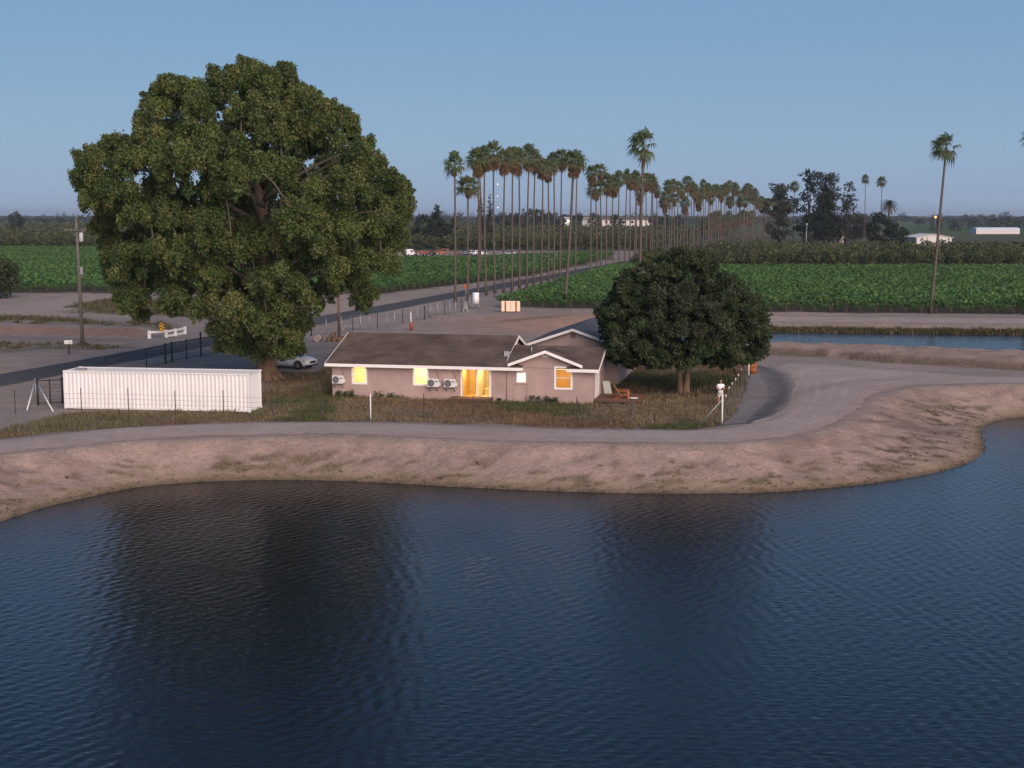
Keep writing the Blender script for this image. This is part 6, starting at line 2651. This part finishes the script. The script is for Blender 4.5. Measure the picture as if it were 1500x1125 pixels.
def bank_weeds():
    x, y = poly_sample([(-45, 55), (-20, 62), (45, 70), (48, 92), (30, 96), (-45, 80)], 16)
    inb = inpoly(x, y, bank_poly) & ~inpoly(x, y, water_poly)
    ds = dline(x, y, shore)
    tt = ds / (ds + dline(x, y, banktop) + 1e-6)
    wd = .55 * sstep(0.55, 0.63, fbm(x * 0.5, y * 1.3, 1.9, 65) * .75 + .25 * fbm(x, y, .25, 69)) * sstep(.04, .16, tt) * (1 - sstep(.45, .7, tt)) + .5 * np.exp(-(ds / .45) ** 2)
    k = inb & (rng.random(len(x)) < wd)
    x, y = x[k], y[k]
    p = np.array(GREENS['weed'])
    c = p[rng.integers(0, len(p), len(x))]
    blades('bank_weeds', 'low weeds scattered along the foot of the reservoir bank', x, y, .04 + .09 * rng.random(len(x)) ** 1.5, c, per=7, spread=.12, width=.025, lean=1.6)


bank_weeds()


def field_weeds():
    xs_, ys_, hs_ = [], [], []
    for poly, dens, h in ((weed_l, 2.2, .5), (weed_l2, 2.4, .4), (strip_l, 1.6, .25)):
        x, y = poly_sample(poly, dens)
        k = rng.random(len(x)) < sstep(.35, .6, fbm(x, y, .3, 91))
        xs_.append(x[k])
        ys_.append(y[k])
        hs_.append(h * (.5 + .8 * rng.random(k.sum())))
    # canal edge
    t = np.interp(rng.uniform(20, 75, 2200), [20, 75], [20, 75])
    yy_ = np.interp(t, *L5) + .45 + .3 * rng.normal(size=len(t))
    xs_.append(t)
    ys_.append(yy_)
    hs_.append(.18 + .3 * rng.random(len(t)))
    x, y, h = np.concatenate(xs_), np.concatenate(ys_), np.concatenate(hs_)
    p = np.array(GREENS['weed'])
    c = p[rng.integers(0, len(p), len(x))]
    blades('field_weeds', 'rough weeds on the dirt across the road and along the canal', x, y, h, c, per=9, spread=.25, width=.05, lean=.9)


field_weeds()


def wall_plants():
    """dark weeds at the foot of the house front"""
    lab = {0: 'dark leafy weed clump at the foot of the house wall by the end window', 1: 'dark leafy shrub at the foot of the front gable wall'}
    n = 0
    for px_, w_, h_ in ((499, 3, .45), (512, 5, .5), (520, 4, .4), (556, 5, .55), (575, 5, .35), (585, 6, .35), (786, 8, .5), (797, 7, .55), (808, 9, .6), (815, 5, .4)):
        u_ = WALLPT(px_, 585)[0]
        cl = [(random.uniform(-.25, .25) * w_ / 4, random.uniform(-.15, .1), random.uniform(.1, h_), random.uniform(.12, .22)) for _ in range(7)]
        root = thing('wall_weed', lab[0 if px_ < 700 else 1], 'shrub', H2W(u_, -.35, -.03), HA, 'weeds at the foot of the house front')
        V_, F_, T_ = clump_leaves(cl, 60, .11, 'dark', droop=.4)
        link('foliage', np_mesh('foliage', V_, F_, T_), LEAF, root)
        m = MB()
        for c in cl[:4]:
            m.tube([(c[0] * .3, c[1] * .3, -.1), c[:3]], [.015, .008], 4)
        m.build('stem', BARK_DARK, root)
        if px_ < 700:
            root['label'] = 'dark leafy weed clump at the foot of the long house wall'


wall_plants()

# ------------------------------------------------------------------ light and air
SUN_EL, SUN_AZ = R(9.0), R(155)
w = bpy.data.worlds.new('World')
scene.world = w
w.use_nodes = True
nt = w.node_tree
bg = nt.nodes['Background']
sky = nt.nodes.new('ShaderNodeTexSky')
sky.sky_type = 'NISHITA'
sky.sun_disc = False
sky.sun_elevation = SUN_EL
sky.sun_rotation = SUN_AZ
sky.altitude = 50
sky.air_density = 1.0
sky.dust_density = 0.4
sky.ozone_density = 2.5
# after-sunset blue: the sky model, carried over to the even blue of dusk by height above the horizon
tcw = nt.nodes.new('ShaderNodeTexCoord')
sep = nt.nodes.new('ShaderNodeSeparateXYZ')
nt.links.new(tcw.outputs['Generated'], sep.inputs['Vector'])
rmp = nt.nodes.new('ShaderNodeValToRGB')
SKS = 0.12
els = rmp.color_ramp.elements
stops = [(0.0, (0.29, 0.40, 0.61)), (0.05, (0.262, 0.405, 0.61)), (0.16, (0.185, 0.345, 0.568)), (0.40, (0.08, 0.178, 0.365)), (1.0, (0.052, 0.115, 0.25))]
while len(els) < len(stops):
    els.new(0.5)
for e, (p, c) in zip(els, stops):
    e.position = p
    e.color = (*c, 1)
nt.links.new(sep.outputs['Z'], rmp.inputs['Fac'])
scl = nt.nodes.new('ShaderNodeVectorMath')
scl.operation = 'SCALE'
scl.inputs['Scale'].default_value = 1 / SKS
nt.links.new(rmp.outputs['Color'], scl.inputs[0])
mxs = nt.nodes.new('ShaderNodeMix')
mxs.data_type = 'RGBA'
mxs.inputs['Factor'].default_value = 0.88
nt.links.new(sky.outputs['Color'], mxs.inputs['A'])
nt.links.new(scl.outputs['Vector'], mxs.inputs['B'])
nt.links.new(mxs.outputs['Result'], bg.inputs['Color'])
bg.inputs['Strength'].default_value = SKS

sl = bpy.data.lights.new('sun', 'SUN')
sl.energy = 4.9
sl.angle = R(60)
sl.color = (1.0, .80, .70)
so = bpy.data.objects.new('sun', sl)
COL.objects.link(so)
sd_dir = Vector((math.sin(SUN_AZ) * math.cos(R(25)), math.cos(SUN_AZ) * math.cos(R(25)), math.sin(R(25))))
so.rotation_euler = (-sd_dir).to_track_quat('-Z', 'Y').to_euler()

# evening haze over the plain
HZ = MB().box((-9400, -420, -4.5), (9400, 12500, 44))
hz = HZ.build('haze', None) if False else None
me_h = bpy.data.meshes.new('haze')
me_h.from_pydata(HZ.v, [], HZ.f)
hm = bpy.data.materials.new('haze_air')
hm.use_nodes = True
hn = hm.node_tree
hn.nodes.remove(hn.nodes['Principled BSDF'])
pv = hn.nodes.new('ShaderNodeVolumePrincipled')
pv.inputs['Color'].default_value = (.74, .86, 1.0, 1)
pv.inputs['Density'].default_value = 0.0001
pv.inputs['Anisotropy'].default_value = 0.2
hn.links.new(pv.outputs['Volume'], hn.nodes['Material Output'].inputs['Volume'])
tag(link('haze', me_h, hm), kind='stuff', label='thin evening haze over the fields', cat='haze')

vs = scene.view_settings
vs.view_transform = 'Standard'
vs.look = 'None'
vs.exposure = 0.0
vs.gamma = 1.0
vs.use_curve_mapping = False
scene.cycles.max_bounces = 6
scene.cycles.transparent_max_bounces = 8
scene.cycles.use_denoising = True
scene.cycles.sample_clamp_indirect = 2.0
